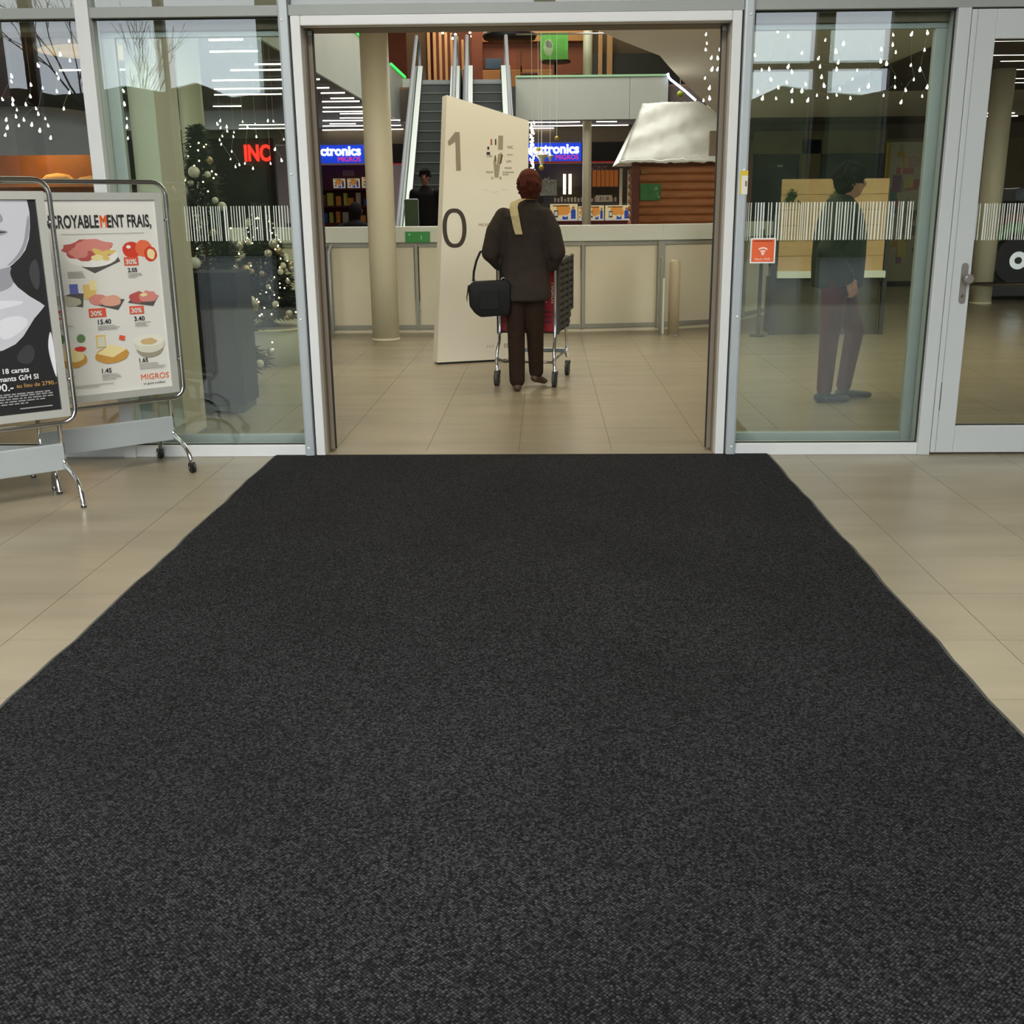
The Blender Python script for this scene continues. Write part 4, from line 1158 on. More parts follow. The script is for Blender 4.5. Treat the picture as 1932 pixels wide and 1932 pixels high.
L = bpy.data.lights.new('stall_lamp', 'POINT'); L.energy = 14; L.color = (1, 0.62, 0.25); L.shadow_soft_size = 0.1
lo = bpy.data.objects.new('stall_lamp', L); lo.location = (-5.6, 6.2, 2.1); col.objects.link(lo)
LOAF = mat('bread_crust', (206, 160, 104), 0.7, var=0.1, scale=20)
for x, z, lab in ((0.28, 1.75, 'pale loaf on the stall shelf, the higher one'), (0.66, 1.72, 'pale loaf on the stall shelf, the lower one on the right')):
    m = MB(); m.tube([(-0.17, 0, 0), (-0.12, 0, 0.012), (0, 0, 0.02), (0.12, 0, 0.012), (0.17, 0, 0)], [0.012, 0.035, 0.045, 0.035, 0.012], 10)
    tag(m.build('bread_loaf', LOAF, None, (-5.75 + x, 6.15 + 0.2, z + 0.0)), lab, 'bread')
ns = text('neon_letters', 'INC', 0.42, mat('red_neon', (255, 40, 30), 0.5, emit=2.5), None, (-5.93, 16.0, 2.33), depth=0.02, bold=0.012, width=0.72)
tag(ns, 'glowing red letters of a shop sign behind the left window', 'sign')
ns = text('neon_letters', 'SI', 0.40, MATS['red_neon'], None, (-9.05, 12.0, 2.87), depth=0.02, bold=0.012, width=0.8)
tag(ns, 'glowing red letters at the far left edge of the picture', 'sign')
MB2 = MB(); MB2.rbox(-0.25, 0.25, -0.02, 0.02, 0, 0.32, 0.01)
tag(MB2.build('yellow_green_sign', mat('olive_sign', (150, 140, 40), 0.5, emit=0.3), None, (-8.9, 12.0, 2.45)), 'olive sign panel under the red letters at the far left', 'sign')
# dark back shop fronts left of the atrium
m = MB(); m.box(-11.4, -5.35, 16.06, 16.2, 0, 2.75); struct(m.build('wall_shopfront', SHOPDARK), 'dark shop front left of the electronics shop')

# ------------------------------------------------------------------ electronics shop
SIGNB = mat('blue_lit_sign', (26, 62, 200), 0.4, emit=0.9)
SIGNW = mat('white_lit_letters', (255, 255, 255), 0.4, emit=1.6)
SIGNP = mat('pink_lit_letters', (235, 50, 110), 0.4, emit=1.0)
def shop_sign(xr, label):
    t = thing('shop_sign', label, 'sign', (xr, 20.40, 2.44))
    MB().rbox(-1.75, 0.0, 0.0, 0.10, 0.0, 0.405, 0.02).build('light_box', SIGNB, t)
    me = text_mesh('sign_letters', 'electronics', 0.30, 0.012, 0.010)
    w = max(v.co.x for v in me.vertices); s = 1.30 / w
    me.materials.clear(); me.materials.append(SIGNW)
    me.transform(Matrix.Rotation(PI / 2, 4, 'X') @ Matrix.Diagonal((s, 1, 1, 1)))
    link('sign_letters', me, t, (-1.36, -0.012, 0.175))
    text('brand_letters', 'MIGROS', 0.15, SIGNP, t, (-0.07, -0.008, 0.035), align='RIGHT', depth=0.006)
shop_sign(-4.27, 'lit blue electronics shop sign left of the beige column')
shop_sign(0.86, 'lit blue electronics shop sign right of the wayfinding board')
MAROON = mat('maroon_shop_fitting', (86, 26, 24), 0.6, var=0.15, scale=2)
REDLINE = mat('red_edge_line', (170, 34, 30), 0.5, emit=0.3)
tag(MB().box(-4.24, 2.9, 20.42, 20.46, 2.40, 2.43).build('red_trim_line', REDLINE), 'thin red line along the top of the electronics shop front', 'trim')
struct(MB().box(-4.25, -0.9, 20.44, 20.5, 2.43, 2.86).build('trim_10', BLACK), 'black fascia between the shop signs')
struct(MB().box(0.86, 2.9, 20.44, 20.5, 2.43, 2.86).build('trim_11', BLACK), 'black fascia right of the second shop sign')
gd = thing('shop_counter', 'maroon display counter along the electronics shop front', 'counter', (0, 20.2, 0))
MB().rbox(-0.4, 2.3, 0.0, 0.5, 0.0, 1.08, 0.01).build('counter_body', MAROON, gd)
MB().rbox(-6.2, -3.9, 0.0, 0.5, 0.0, 1.08, 0.01).build('counter_body', MAROON, gd)
MB().rbox(-0.42, 2.32, -0.02, 0.52, 1.06, 1.085, 0.004).build('counter_top', mat('dark_red_top', (120, 40, 34), 0.5), gd)
POSTY, POSTO = mat('promo_yellow', (240, 222, 170), 0.5, emit=0.25), mat('promo_orange', (238, 160, 70), 0.5, emit=0.2)  # emission brightens the printed cards, which have no lamp of their own
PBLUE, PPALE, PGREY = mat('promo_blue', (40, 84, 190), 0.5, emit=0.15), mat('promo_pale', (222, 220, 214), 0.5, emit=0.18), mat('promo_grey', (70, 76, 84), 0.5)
def promo(x0, x1, z0, z1, label, y=20.16, seed=0):
    t = thing('promo_box', label, 'display box', ((x0 + x1) / 2, y, z0), 0, None)
    w, h = (x1 - x0) / 2, z1 - z0
    MB().rbox(-w, w, 0.0, 0.08, 0, h, 0.004).build('card_body', POSTY, t)
    p = Print(-0.002); R = random.Random(seed)
    p.ell(R.uniform(-0.1, 0.1) * w, h * 0.62, w * 0.55, h * 0.33, POSTO, 18, 0.15, seed)
    p.rect(-w * 0.98, w * 0.98, 0.0, h * 0.16, PPALE)
    p.rect(-w * 0.72, -w * 0.42, h * 0.2, h * 0.62, PGREY); p.rect(-w * 0.68, -w * 0.46, h * 0.3, h * 0.55, PPALE)
    p.rect(w * 0.52, w * 0.86, h * 0.12, h * 0.66, PBLUE); p.ell(w * 0.69, h * 0.76, w * 0.11, h * 0.11, c('face_tone', (196, 150, 130)), 12)
    p.rect(-w * 0.1, w * 0.3, h * 0.08, h * 0.3, PBLUE); p.ell(w * 0.1, h * 0.3, w * 0.15, h * 0.08, PPALE, 10, 0.3, seed + 1)
    p.rect(-w * 0.8, w * 0.4, h * 0.86, h * 0.92, c('promo_text', (120, 60, 30)))
    p.build('printed_front', t)
promo(0.12, 0.767, 1.085, 1.47, 'orange promo box with blue figure, left of the thin column', seed=1)
promo(0.785, 0.95, 1.085, 1.41, 'narrow yellow promo box half hidden by the thin column', seed=2)
promo(1.02, 1.388, 1.085, 1.43, 'orange promo box right of the thin column', seed=3)
promo(1.42, 2.01, 1.085, 1.43, 'orange promo box nearest the chalet', seed=4)
promo(-5.09, -4.81, 1.88, 2.1, 'first promo pack on the high shelf left of the beige column', 20.75, 5)
promo(-4.75, -4.46, 1.88, 2.1, 'second promo pack on the high shelf left of the beige column', 20.75, 6)
promo(-4.40, -4.10, 1.88, 2.13, 'third promo pack on the high shelf, next to the beige column', 20.75, 7)
sh = thing('wall_shelf', 'maroon shelf unit at the back of the shop left of the beige column', 'shelf', (0, 20.72, 0))
for z in (1.06, 1.46, 1.86):
    MB().rbox(-6.2, -3.7, 0, 0.35, z - 0.03, z + 0.015, 0.004).build('shelf_board', MAROON, sh)
MB().box(-6.2, -3.7, 0.35, 0.39, 0.0, 2.42).build('back_panel', MAROON, sh)
MB().box(-4.9, -4.62, 0.30, 0.34, 2.16, 2.3).build('header_card', mat('brown_card', (120, 84, 60), 0.6), sh)
cols = [(206, 200, 190), (224, 150, 60), (60, 90, 180), (200, 206, 90), (60, 50, 48), (150, 60, 50), (190, 180, 160)]
R = random.Random(21)
k = 0
for z, x0, x1 in ((1.475, -5.4, -3.95), (1.075, -5.4, -3.95)):
    x = x0; k = 0
    while x < x1:
        w, h = R.uniform(0.08, 0.16), R.uniform(0.14, 0.3)
        m = MB().rbox(-w / 2, w / 2, -0.06, 0.06, 0, h, 0.006)
        cc = cols[R.randrange(len(cols))]
        o = m.build('boxed_product', mat('product_%d_%d_%d' % cc, cc, 0.5), None, (x + w / 2, 20.9, z))
        k += 1; tag(o, 'small boxed product, %s from the left on the %s maroon shelf' % (ORD[k - 1], 'upper' if z > 1.3 else 'lower'), 'box', 'boxed products on the maroon shelves')
        x += w + R.uniform(0.01, 0.08)
# right shop display
sh2 = thing('wall_shelf', 'dark display wall with shelves behind the thin column', 'shelf', (0, 21.2, 0))
MB().box(-0.6, 2.6, 0.3, 0.36, 0, 2.42).build('back_panel', mat('shop_grey_brown', (88, 80, 66), 0.6, var=0.1), sh2)
for z in (1.5, 1.86):
    MB().rbox(-0.5, 2.4, 0, 0.3, z - 0.02, z + 0.01, 0.004).build('shelf_board', DARKGREY, sh2)
PALEP = mat('cream_product', (216, 204, 178), 0.5)
for k in range(22):
    x = 0.0 + k * 0.082
    h = R.uniform(0.08, 0.13)
    o = MB().rbox(-0.028, 0.028, -0.03, 0.03, 0, h, 0.008).build('small_product', PALEP, None, (x, 21.3, 1.51))
    tag(o, 'tiny cream product on the lower shop shelf, %s from the left' % ORD[k], 'bottle', 'row of tiny cream products')
LIT = mat('lit_tube_display', (255, 238, 200), 0.4, emit=2.2)
for x, lab in ((0.475, 'left one of two lit vertical tubes in the electronics shop'), (0.61, 'right one of two lit vertical tubes in the electronics shop')):
    t = thing('lit_tube', lab, 'lamp', (x, 21.16, 1.7))
    MB().rbox(-0.035, 0.035, -0.01, 0.03, 0, 0.47, 0.006).build('tube_glass', LIT, t)
    MB().rbox(-0.04, 0.04, -0.012, 0.034, -0.02, 0, 0.004).build('tube_socket', DARKGREY, t)
for x, h, lab in ((1.80, 1.18, 'left one of two pale tall banners beside the chalet'), (1.99, 1.14, 'right one of two pale tall banners beside the chalet')):
    t = thing('tall_banner', lab, 'banner', (x, 20.5, 1.086))
    MB().rbox(-0.035, 0.035, 0, 0.02, 0, h, 0.004).build('banner_cloth', PALEP, t)
    MB().rbox(-0.045, 0.045, -0.004, 0.024, h, h + 0.02, 0.003).build('banner_bar', DARKGREY, t)
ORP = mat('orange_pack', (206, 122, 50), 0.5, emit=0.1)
for k in range(6):
    o = MB().rbox(-0.045, 0.045, 0, 0.05, 0, 0.38, 0.005).build('orange_pack', ORP, None, (1.2 + k * 0.105, 21.2, 1.87)); 
    tag(o, 'upright orange pack on the upper shop shelf near the chalet, %s from the left' % ORD[k], 'box', 'orange packs on the upper shelf')
text('shop_lettering', 'SONY', 0.16, mat('pale_letters', (170, 160, 146), 0.5), sh2, (1.1, 0.295, 2.26), depth=0.004)
t = thing('price_board', 'pale price board on the lower shop shelf near the chalet', 'sign', (1.44, 21.205, 1.511))
MB().rbox(-0.2, 0.2, 0, 0.03, 0, 0.16, 0.006).build('board', PALEP, t)
m = MB(); m.box(-0.1, -0.06, -0.002, 0, 0.04, 0.12); m.box(-0.02, 0.0, -0.002, 0, 0.04, 0.12); m.box(0.05, 0.12, -0.002, 0, 0.04, 0.12); q = m.build('print_mark', GREYINK, t); q['kind'] = 'stuff'
t = thing('glass_display', 'grey glass display block with sparkling items in the shop', 'display', (0.08, 20.3, 1.66))
MB().rbox(-0.12, 0.12, 0.03, 0.17, -0.574, 0, 0.006).build('pedestal', DARKGREY, t)
MB().rbox(-0.2, 0.2, 0, 0.2, 0, 0.36, 0.01).build('block', mat('frosted_grey', (150, 152, 146), 0.4, var=0.2, scale=14), t)
m = MB()
for k in range(26):
    m.sphere((R.uniform(-0.15, 0.18), -0.01, R.uniform(0.08, 0.42)), R.uniform(0.008, 0.018), 6, 4)
q = m.build('sparkling_items', PALEP, t); q['kind'] = 'stuff'

# hanging ornaments before the shop
SILV = mat('silver_ornament', (206, 200, 180), 0.3, 0.2); GOLDO = mat('gold_ornament', (170, 150, 50), 0.35, 0.4)
def orn(x, y, z, r, m_, label, bell=False):
    t = thing('hanging_ornament', label, 'ornament', (x, y, z))
    if bell:
        MB().lathe((0, 0, 0), [(0.01, -1.5 * r), (0.35 * r, -1.2 * r), (0.45 * r, -0.6 * r), (r, 0), (0.9 * r, 0.15 * r), (0.3 * r, 0.35 * r), (0.06 * r, 1.0 * r)], 20).build('ornament_body', m_, t)
    else:
        MB().sphere((0, 0, 0), r, 14, 10).build('ornament_body', m_, t)
    m = MB(); m.tube([(0, 0, r * 0.9), (0, 0, 7.9 - z)], 0.003, 5); m.build('cord', WIRE, t)
orn(-0.05, 12.0, 2.20, 0.105, SILV, 'large silver bell shaped ornament before the blue sign', True)
orn(0.085, 12.2, 2.20, 0.06, SILV, 'small silver bell shaped ornament before the blue sign', True)
orn(0.19, 12.0, 2.46, 0.035, GOLDO, 'gold ornament high above the blue sign')
orn(-0.105, 12.1, 2.30, 0.035, GOLDO, 'dull gold ornament left of the silver bells')
orn(-0.055, 11.6, 2.0, 0.04, GOLDO, 'gold ornament just above the woman\'s head')
orn(2.135, 12.0, 3.1, 0.05, mat('lime_ornament', (150, 160, 30), 0.4), 'lime green ornament hanging above the chalet roof')
t = thing('light_strand', 'dense vertical strand of white sparkle lights beside the wayfinding board', 'fairy lights', (-0.205, 12.0, 1.95))
m = MB(); m.tube([(0, 0, 0), (0, 0, 5.9)], 0.003, 5); m.build('cord', WIRE, t)
for k in range(44):
    o = link('bulb', bulb_me, t, (R.uniform(-0.035, 0.035), -0.03, 0.02 + k * 0.017), (R.uniform(-1, 1), R.uniform(-1, 1), 0)); o.scale = (1.1, 1.1, 1.1)

# ------------------------------------------------------------------ right aisle
WOODL = mat('light_wood_board', (182, 150, 104), 0.55, var=0.08, scale=3, stretch=(1, 1, 7))
ws = thing('wooden_stall', 'light wooden stall front with white ledge behind the right window', 'stall', (2.56, 6.0, 0))
for k in range(6):
    MB().rbox(0.0 + 0, 1.15, 0.0, 0.03, 0.70 + k * 0.162, 0.70 + (k + 1) * 0.162 - 0.003, 0.003).build('plank', WOODL, ws)
MB().rbox(-0.01, 1.17, -0.06, 0.05, 0.625, 0.70, 0.006).build('ledge', OFFWHITE, ws)
for x in (-0.06, 1.16):
    MB().rbox(x, x + 0.05, 0.0, 0.05, 0.0, 1.30, 0.004).build('leg', DARKGREY, ws)
MB().box(-0.02, 1.15, 0.04, 0.5, 0.0, 0.62).build('dark_base', mat('dark_olive_base', (70, 66, 50), 0.6, var=0.2, scale=5), ws)
MB().rbox(0.3, 0.62, -0.006, 0.0, 1.05, 1.15, 0.002).build('name_board', WOODL, ws)
pt = thing('barrier_post', 'thin dark post between barrier end and wooden stall', 'post', (2.36, 5.9, 0))
m = MB(); m.tube([(0, 0, 0), (0, 0, 1.15)], 0.02, 10); m.build('pole', DARKGREY, pt)
m = MB(); m.lathe((0, 0, 0), [(0.09, 0), (0.09, 0.012), (0.02, 0.02)], 16); m.build('foot', DARKGREY, pt)
HOLLY = mat('holly_leaf', (44, 74, 34), 0.6)
for gx, gz, lab in ((0.10, 1.50, 'small green twig on the wooden stall, left'), (0.62, 1.50, 'green twig on the wooden stall beside the person in green')):
    m = MB(); R2 = random.Random(int(gx * 100))
    for k in range(26):
        x, z = R2.uniform(-0.07, 0.07), R2.uniform(-0.05, 0.05); a = R2.uniform(0, 2 * PI); l = 0.035
        m.add([(x, -0.01, z), (x + l * math.cos(a) - 0.01 * math.sin(a), -0.03, z + l * math.sin(a) + 0.01 * math.cos(a)), (x + 1.8 * l * math.cos(a), -0.015, z + 1.8 * l * math.sin(a)), (x + l * math.cos(a) + 0.01 * math.sin(a), -0.005, z + l * math.sin(a) - 0.01 * math.cos(a))], [(0, 1, 2), (0, 2, 3)])
    tag(m.build('green_twig', HOLLY, None, (2.56 + gx, 6.0 - 0.002, gz)), lab, 'plant')
# shop front far right
SF = mat('sand_shop_front', (158, 148, 118), 0.7, var=0.04)
sf = sempty('wall_shop_right', 'sand coloured shop front with two dark windows behind the right window')
MB().box(2.9, 4.85, 20.3, 20.45, 0, 2.86).build('wall_section', SF, sf)
MB().box(5.97, 6.42, 20.3, 20.45, 0, 2.86).build('wall_section', SF, sf)
MB().box(7.93, 12.4, 20.3, 20.45, 0, 2.86).build('wall_section', SF, sf)
MB().box(4.85, 7.93, 20.3, 20.45, 2.55, 3.05).build('lintel', SF, sf)
for a, b in ((4.85, 5.97), (6.42, 7.93)):
    MB().box(a, b, 20.46, 20.5, 0.0, 2.55).build('dark_window', mat('black_window', (16, 16, 20), 0.2), sf)
MB().box(5.45, 5.58, 20.44, 20.46, 2.26, 2.31).build('small_label', WHITE_M, sf)
# coloured poster board
pb = thing('poster_board', 'tall colourful poster board with yellow edge behind the right window', 'poster board', (5.96, 13.5, 0))
MB().rbox(0.0, 0.75, 0.0, 0.06, 0.08, 2.43, 0.006).build('board', mat('board_pale', (190, 184, 160), 0.5), pb)
MB().rbox(-0.045, 0.0, -0.02, 0.08, 0.0, 2.43, 0.004).build('edge', mat('board_yellow', (176, 150, 50), 0.5), pb)
p = Print(-0.001); R3 = random.Random(8)
for k in range(34):
    x, z = R3.uniform(0.02, 0.62), R3.uniform(0.15, 2.25); w, h = R3.uniform(0.06, 0.2), R3.uniform(0.06, 0.3)
    p.rect(x, min(0.74, x + w), z, z + h, c('patch_%d' % (k % 7), [(170, 168, 150), (196, 160, 80), (120, 130, 130), (190, 120, 120), (206, 190, 120), (150, 120, 140), (110, 140, 130)][k % 7]))
p.build('printed_patches', pb)
text('lettering', 'TOYS', 0.26, c('pink_letters', (206, 150, 160)), pb, (0.16, -0.012, 2.02), depth=0.001)
MB().rbox(-0.03, 0.78, -0.1, 0.16, 0.0, 0.08, 0.01).build('foot', DARKGREY, pb)
# display vehicle behind the emergency door
ve = thing('display_vehicle', 'green and black display vehicle on a low platform behind the right door', 'vehicle', (7.75, 11.0, 0))
VG = mat('vehicle_green', (70, 140, 50), 0.35); VB = mat('vehicle_black', (30, 32, 38), 0.4)
MB().rbox(-1.1, 2.0, -0.75, 0.9, 0.06, 0.24, 0.02).build('platform', DARKGREY, ve)
MB().rbox(-0.95, 1.9, -0.45, 0.7, 0.45, 0.95, 0.08).build('body', VB, ve)
MB().rbox(-0.6, 1.2, -0.4, 0.65, 0.95, 1.45, 0.08).build('cabin', VB, ve)
MB().rbox(-0.75, 0.6, -0.42, 0.6, 1.42, 1.62, 0.06).build('windscreen', mat('vehicle_glass', (96, 104, 120), 0.15), ve)
m = MB(); m.tube([(-0.72 + 0.50 * math.cos(math.radians(a)), -0.58, 0.55 + 0.50 * math.sin(math.radians(a))) for a in range(10, 171, 10)], 0.09, 10); m.build('fender', VG, ve)
m = MB(); m.tube([(-0.72, -0.62, 0.58), (-0.72, -0.42, 0.58)], 0.34, 28); m.build('wheel', BLACK, ve)
m = MB(); m.tube([(-0.72, -0.64, 0.58), (-0.72, -0.60, 0.58)], 0.13, 24); m.build('wheel_hub', CHROME, ve)
m = MB(); m.tube([(-0.72, -0.655, 0.58), (-0.72, -0.63, 0.58)], 0.05, 16); m.build('hub_cap', DARKGREY, ve)
MB().rbox(-0.9, -0.3, -0.46, -0.2, 0.95, 1.25, 0.05).build('seat', mat('vehicle_red', (120, 36, 34), 0.5), ve)
gr2 = thing('guard_rail', 'low chrome guard rail before the display vehicle', 'railing', (5.6, 9.35, 0))
m = MB(); m.tube([(0, 0, 0.31), (3.0, 0, 0.31)], 0.028, 10); m.build('rail', CHROME, gr2)
for x in (0.05, 1.5, 2.95):
    m = MB(); m.tube([(x, 0, 0), (x, 0, 0.31)], 0.018, 8); m.build('post', CHROME, gr2)

# ------------------------------------------------------------------ upper level
OAK = mat('pale_lit_wood', (190, 152, 106), 0.6, var=0.08, scale=3)
OCH = mat('ochre_wall', (158, 116, 70), 0.7, var=0.05)
RB = mat('rust_red_wall', (112, 60, 38), 0.65, var=0.08)
us = thing('wooden_shop_front', 'upper shop front of pale wooden slats between the escalators', 'shop front', (0, 24.0, 3.9))
for k in range(7):
    MB().rbox(-3.05 + k * 0.13, -2.98 + k * 0.13, -0.1 + k * 0.25, 0.0 + k * 0.25, 0, 2.2 - 0.05 * k, 0.008).build('slat', OAK, us)
MB().box(-3.6, -3.1, 0, 0.1, 0, 2.6).build('dark_side', mat('dark_olive_brown', (84, 66, 44), 0.7), us)
MB().rbox(-1.9, -1.62, -0.1, 0.1, 0, 2.6, 0.01).build('rust_pillar', RB, us)
MB().box(-1.62, 1.25, 0.25, 0.35, 0, 1.66).build('rust_wall', RB, us)
MB().box(-1.62, 1.25, 0.1, 0.35, 1.66, 2.6).build('ochre_band', OCH, us)
MB().rbox(-1.62, 0.2, -0.1, 0.2, 0, 0.95, 0.01).build('ochre_counter', OCH, us)
MB().box(-3.1, -1.9, 1.9, 2.0, 0, 2.6).build('back_glow_wall', RB, us)
MB().rbox(1.25, 4.6, 0.2, 0.3, 0.0, 1.35, 0.01).build('dark_shop', mat('dark_shop_green', (30, 32, 28), 0.4, var=0.3, scale=3), us)
MB().box(1.25, 4.6, 0.4, 0.5, 1.35, 2.6).build('brown_band', mat('brown_grey_band', (96, 82, 66), 0.7), us)
for x, w in ((1.40, 0.10), (1.62, 0.14)):
    MB().rbox(x, x + w, -0.05, 0.15, 0, 1.9, 0.01).build('oak_post', OAK, us)
sc_ = thing('screen', 'blue grey screen on the rust coloured upper wall', 'screen', (-1.345, 24.1, 4.90))
MB().rbox(-0.22, 0.22, 0, 0.04, 0, 0.26, 0.01).build('panel', mat('blue_grey_screen', (44, 66, 84), 0.3, emit=0.15), sc_)
MB().rbox(-0.03, 0.03, 0.0, 0.05, -0.05, 0.0, 0.004).build('stand', BLACK, sc_)
bn = thing('ceiling_soffit', 'black rounded ceiling lamp tray on the upper level', 'ceiling light', (-0.85, 22.0, 5.26))
m = MB(); m.lathe((0, 0, 0), [(0.45, 0), (0.62, 0.05), (0.66, 0.14), (0.62, 0.22)], 32); o = m.build('tray', BLACK, bn); o.scale = (1.0, 0.7, 1.0)
m = MB(); m.tube([(0, 0, 0.2), (0, 0, 2.55)], 0.02); m.build('rod', BLACK, bn)
gb = thing('green_banner', 'square green banner hanging over the atrium parapet', 'banner', (0.2, 18.6, 4.44))
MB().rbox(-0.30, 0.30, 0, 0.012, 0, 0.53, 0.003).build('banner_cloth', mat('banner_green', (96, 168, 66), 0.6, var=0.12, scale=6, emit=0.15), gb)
p = Print(-0.001); p.ell(-0.12, 0.24, 0.10, 0.17, c('banner_pale', (176, 196, 150)), 20, 0.1, 3); p.ell(-0.11, 0.30, 0.07, 0.08, c('banner_grey', (120, 120, 108)), 18, 0.2, 4); p.build('printed_patch', gb)
for x in (-0.28, 0.28):
    m = MB(); m.tube([(x, 0.006, 0.53), (x, 0.006, 3.5)], 0.004, 5); m.build('cord', WIRE, gb)
SPOT = mat('warm_spot', (255, 232, 190), 0.4, emit=9.0)
for k, (x, z, y) in enumerate(((-2.83, 5.83, 24.2), (-2.66, 5.83, 24.6), (-2.35, 5.83, 24.9), (-1.99, 5.86, 24.1), (-1.93, 5.80, 24.35), (-1.90, 5.74, 24.6), (-1.88, 5.68, 24.85), (-2.45, 5.78, 25.2))):
    t = thing('spot_lamp', 'small warm spot lamp above the upper shop, number %s in the group from the left' % ORD[k], 'ceiling light', (x, y - 0.4, z), 0, 'spot lamps of the upper shop')
    MB().lathe((0, 0, 0), [(0.03, -0.03), (0.045, 0.0), (0.03, 0.06), (0.008, 0.08)], 12).build('lamp_body', BLACK, t)
    MB().sphere((0, -0.02, -0.03), 0.035, 10, 6).build('lamp_glass', SPOT, t)
    m = MB(); m.tube([(0, 0, 0.07), (0, 0, 7.95 - z)], 0.005, 5); m.build('rod', BLACK, t)
tb = thing('cafe_table', 'dark cafe table behind the glass railing of the upper level', 'table', (0.25, 20.5, 3.9))
MB().lathe((0, 0, 0), [(0.35, 0.70), (0.35, 0.74)], 24).build('table_top', BLACK, tb)
m = MB(); m.tube([(0, 0, 0.02), (0, 0, 0.7)], 0.03); m.build('leg', BLACK, tb)
m = MB(); m.lathe((0, 0, 0), [(0.2, 0), (0.2, 0.02)], 20); m.build('base', BLACK, tb)
def cafe_chair(x, y, rz, label):
    t = thing('cafe_chair', label, 'chair', (x, y, 3.9), rz)
    MB().rbox(-0.2, 0.2, -0.2, 0.2, 0.43, 0.47, 0.01).build('seat', BROWNWOOD, t)
    MB().rbox(-0.2, 0.2, 0.18, 0.21, 0.6, 0.95, 0.01).build('backrest', BROWNWOOD, t)
    for sx in (-0.18, 0.18):
        for sy in (-0.18, 0.19):
            m = MB(); m.tube([(sx, sy, 0), (sx, sy, 0.6 if sy > 0 else 0.43)], 0.014, 8); m.build('leg', BLACK, t)
cafe_chair(-0.35, 20.4, PI / 2, 'brown cafe chair left of the dark upper table')
cafe_chair(0.8, 20.6, -PI / 2, 'brown cafe chair right of the dark upper table')

# ------------------------------------------------------------------ escalator notice board
nb = thing('notice_board', 'dark green notice board at the foot of the escalator', 'sign', (-1.80, 8.85, 0))
MB().rbox(-0.09, 0.09, -0.01, 0.01, 1.0, 1.51, 0.004).build('board', mat('dark_green_print', (48, 70, 34), 0.5, var=0.3, scale=6), nb)
m = MB(); m.tube(rrect(-0.09, 0.09, 1.0, 1.515, 0.015), 0.008, 8, closed=True); m.build('frame', STEEL, nb)
m = MB(); m.tube([(0, 0, 0), (0, 0, 1.0)], 0.014, 8); m.build('pole', STEEL, nb)
m = MB(); m.lathe((0, 0, 0), [(0.13, 0), (0.13, 0.012)], 20); m.build('base', STEEL, nb)

# ------------------------------------------------------------------ outside, seen mirrored in the glass
struct(MB().box(-60, 60, -80, -10.2, -0.15, -0.02).build('ground', mat('asphalt', (64, 64, 64), 0.9, var=0.1, scale=1)), 'asphalt outside the entrance')
HED = mat('dark_hedge', (46, 52, 30), 0.9, var=0.35, scale=2)
rh = random.Random(4)
def hedge(x0, x1, y, h, label):
    m = MB(); n = 40; vs = []; fs = []
    for i in range(n + 1):
        x = x0 + (x1 - x0) * i / n
        hh = h + rh.uniform(-0.25, 0.25)
        vs += [(x, y - 1, 0), (x, y - 0.6 + rh.uniform(-.1, .1), hh), (x, y + 0.6 + rh.uniform(-.1, .1), hh), (x, y + 1, 0)]
        if i:
            a, b = 4 * (i - 1), 4 * i
            for q in range(3): fs.append((a + q, a + q + 1, b + q + 1, b + q))
    fs += [(0, 1, 2, 3), tuple(4 * n + q for q in (3, 2, 1, 0))]
    tag(m.add(vs, fs).build('hedge', HED), label, 'hedge')
hedge(-45, -1, -30, 5.0, 'tall dark hedge mirrored in the left windows')
hedge(1, 45, -26, 4.3, 'tall dark hedge mirrored in the right window')
BARK = mat('bare_bark', (62, 58, 52), 0.9)
def bare_tree(x, y, h, seed, label):
    R = random.Random(seed); m = MB()
    def br(p, d, L, r, lv):
        q = p + d * L
        m.tube([p, (p + q) / 2 + Vector((R.uniform(-1, 1), R.uniform(-1, 1), 0)) * L * 0.05, q], [r, r * 0.85, r * 0.7], 5 if lv < 3 else 3, caps=False)
        if lv < 5:
            for k in range(R.choice((2, 3, 3))):
                nd = (d + Vector((R.uniform(-1, 1), R.uniform(-1, 1), R.uniform(-0.1, 0.7))) * 0.62).normalized()
                br(p + d * L * R.uniform(0.6, 1.0), nd, L * R.uniform(0.62, 0.82), r * 0.62, lv + 1)
    br(Vector((0, 0, 0)), Vector((0, 0, 1)), h * 0.28, 0.09, 0)
    tag(m.build('bare_tree', BARK, None, (x, y, -0.02)), label, 'tree')
for k, (x, y, h, s) in enumerate(((-12.5, -26, 10, 1), (-18.5, -26, 10, 2), (-7.0, -26, 9, 3), (-31.0, -26, 11, 5), (-25, -26, 10, 6))):
    bare_tree(x, y, h, s, 'bare winter tree mirrored in the left windows, %s' % ('nearest the pillar', 'second from the pillar', 'closest to the doorway', 'furthest left', 'second from the left')[k])

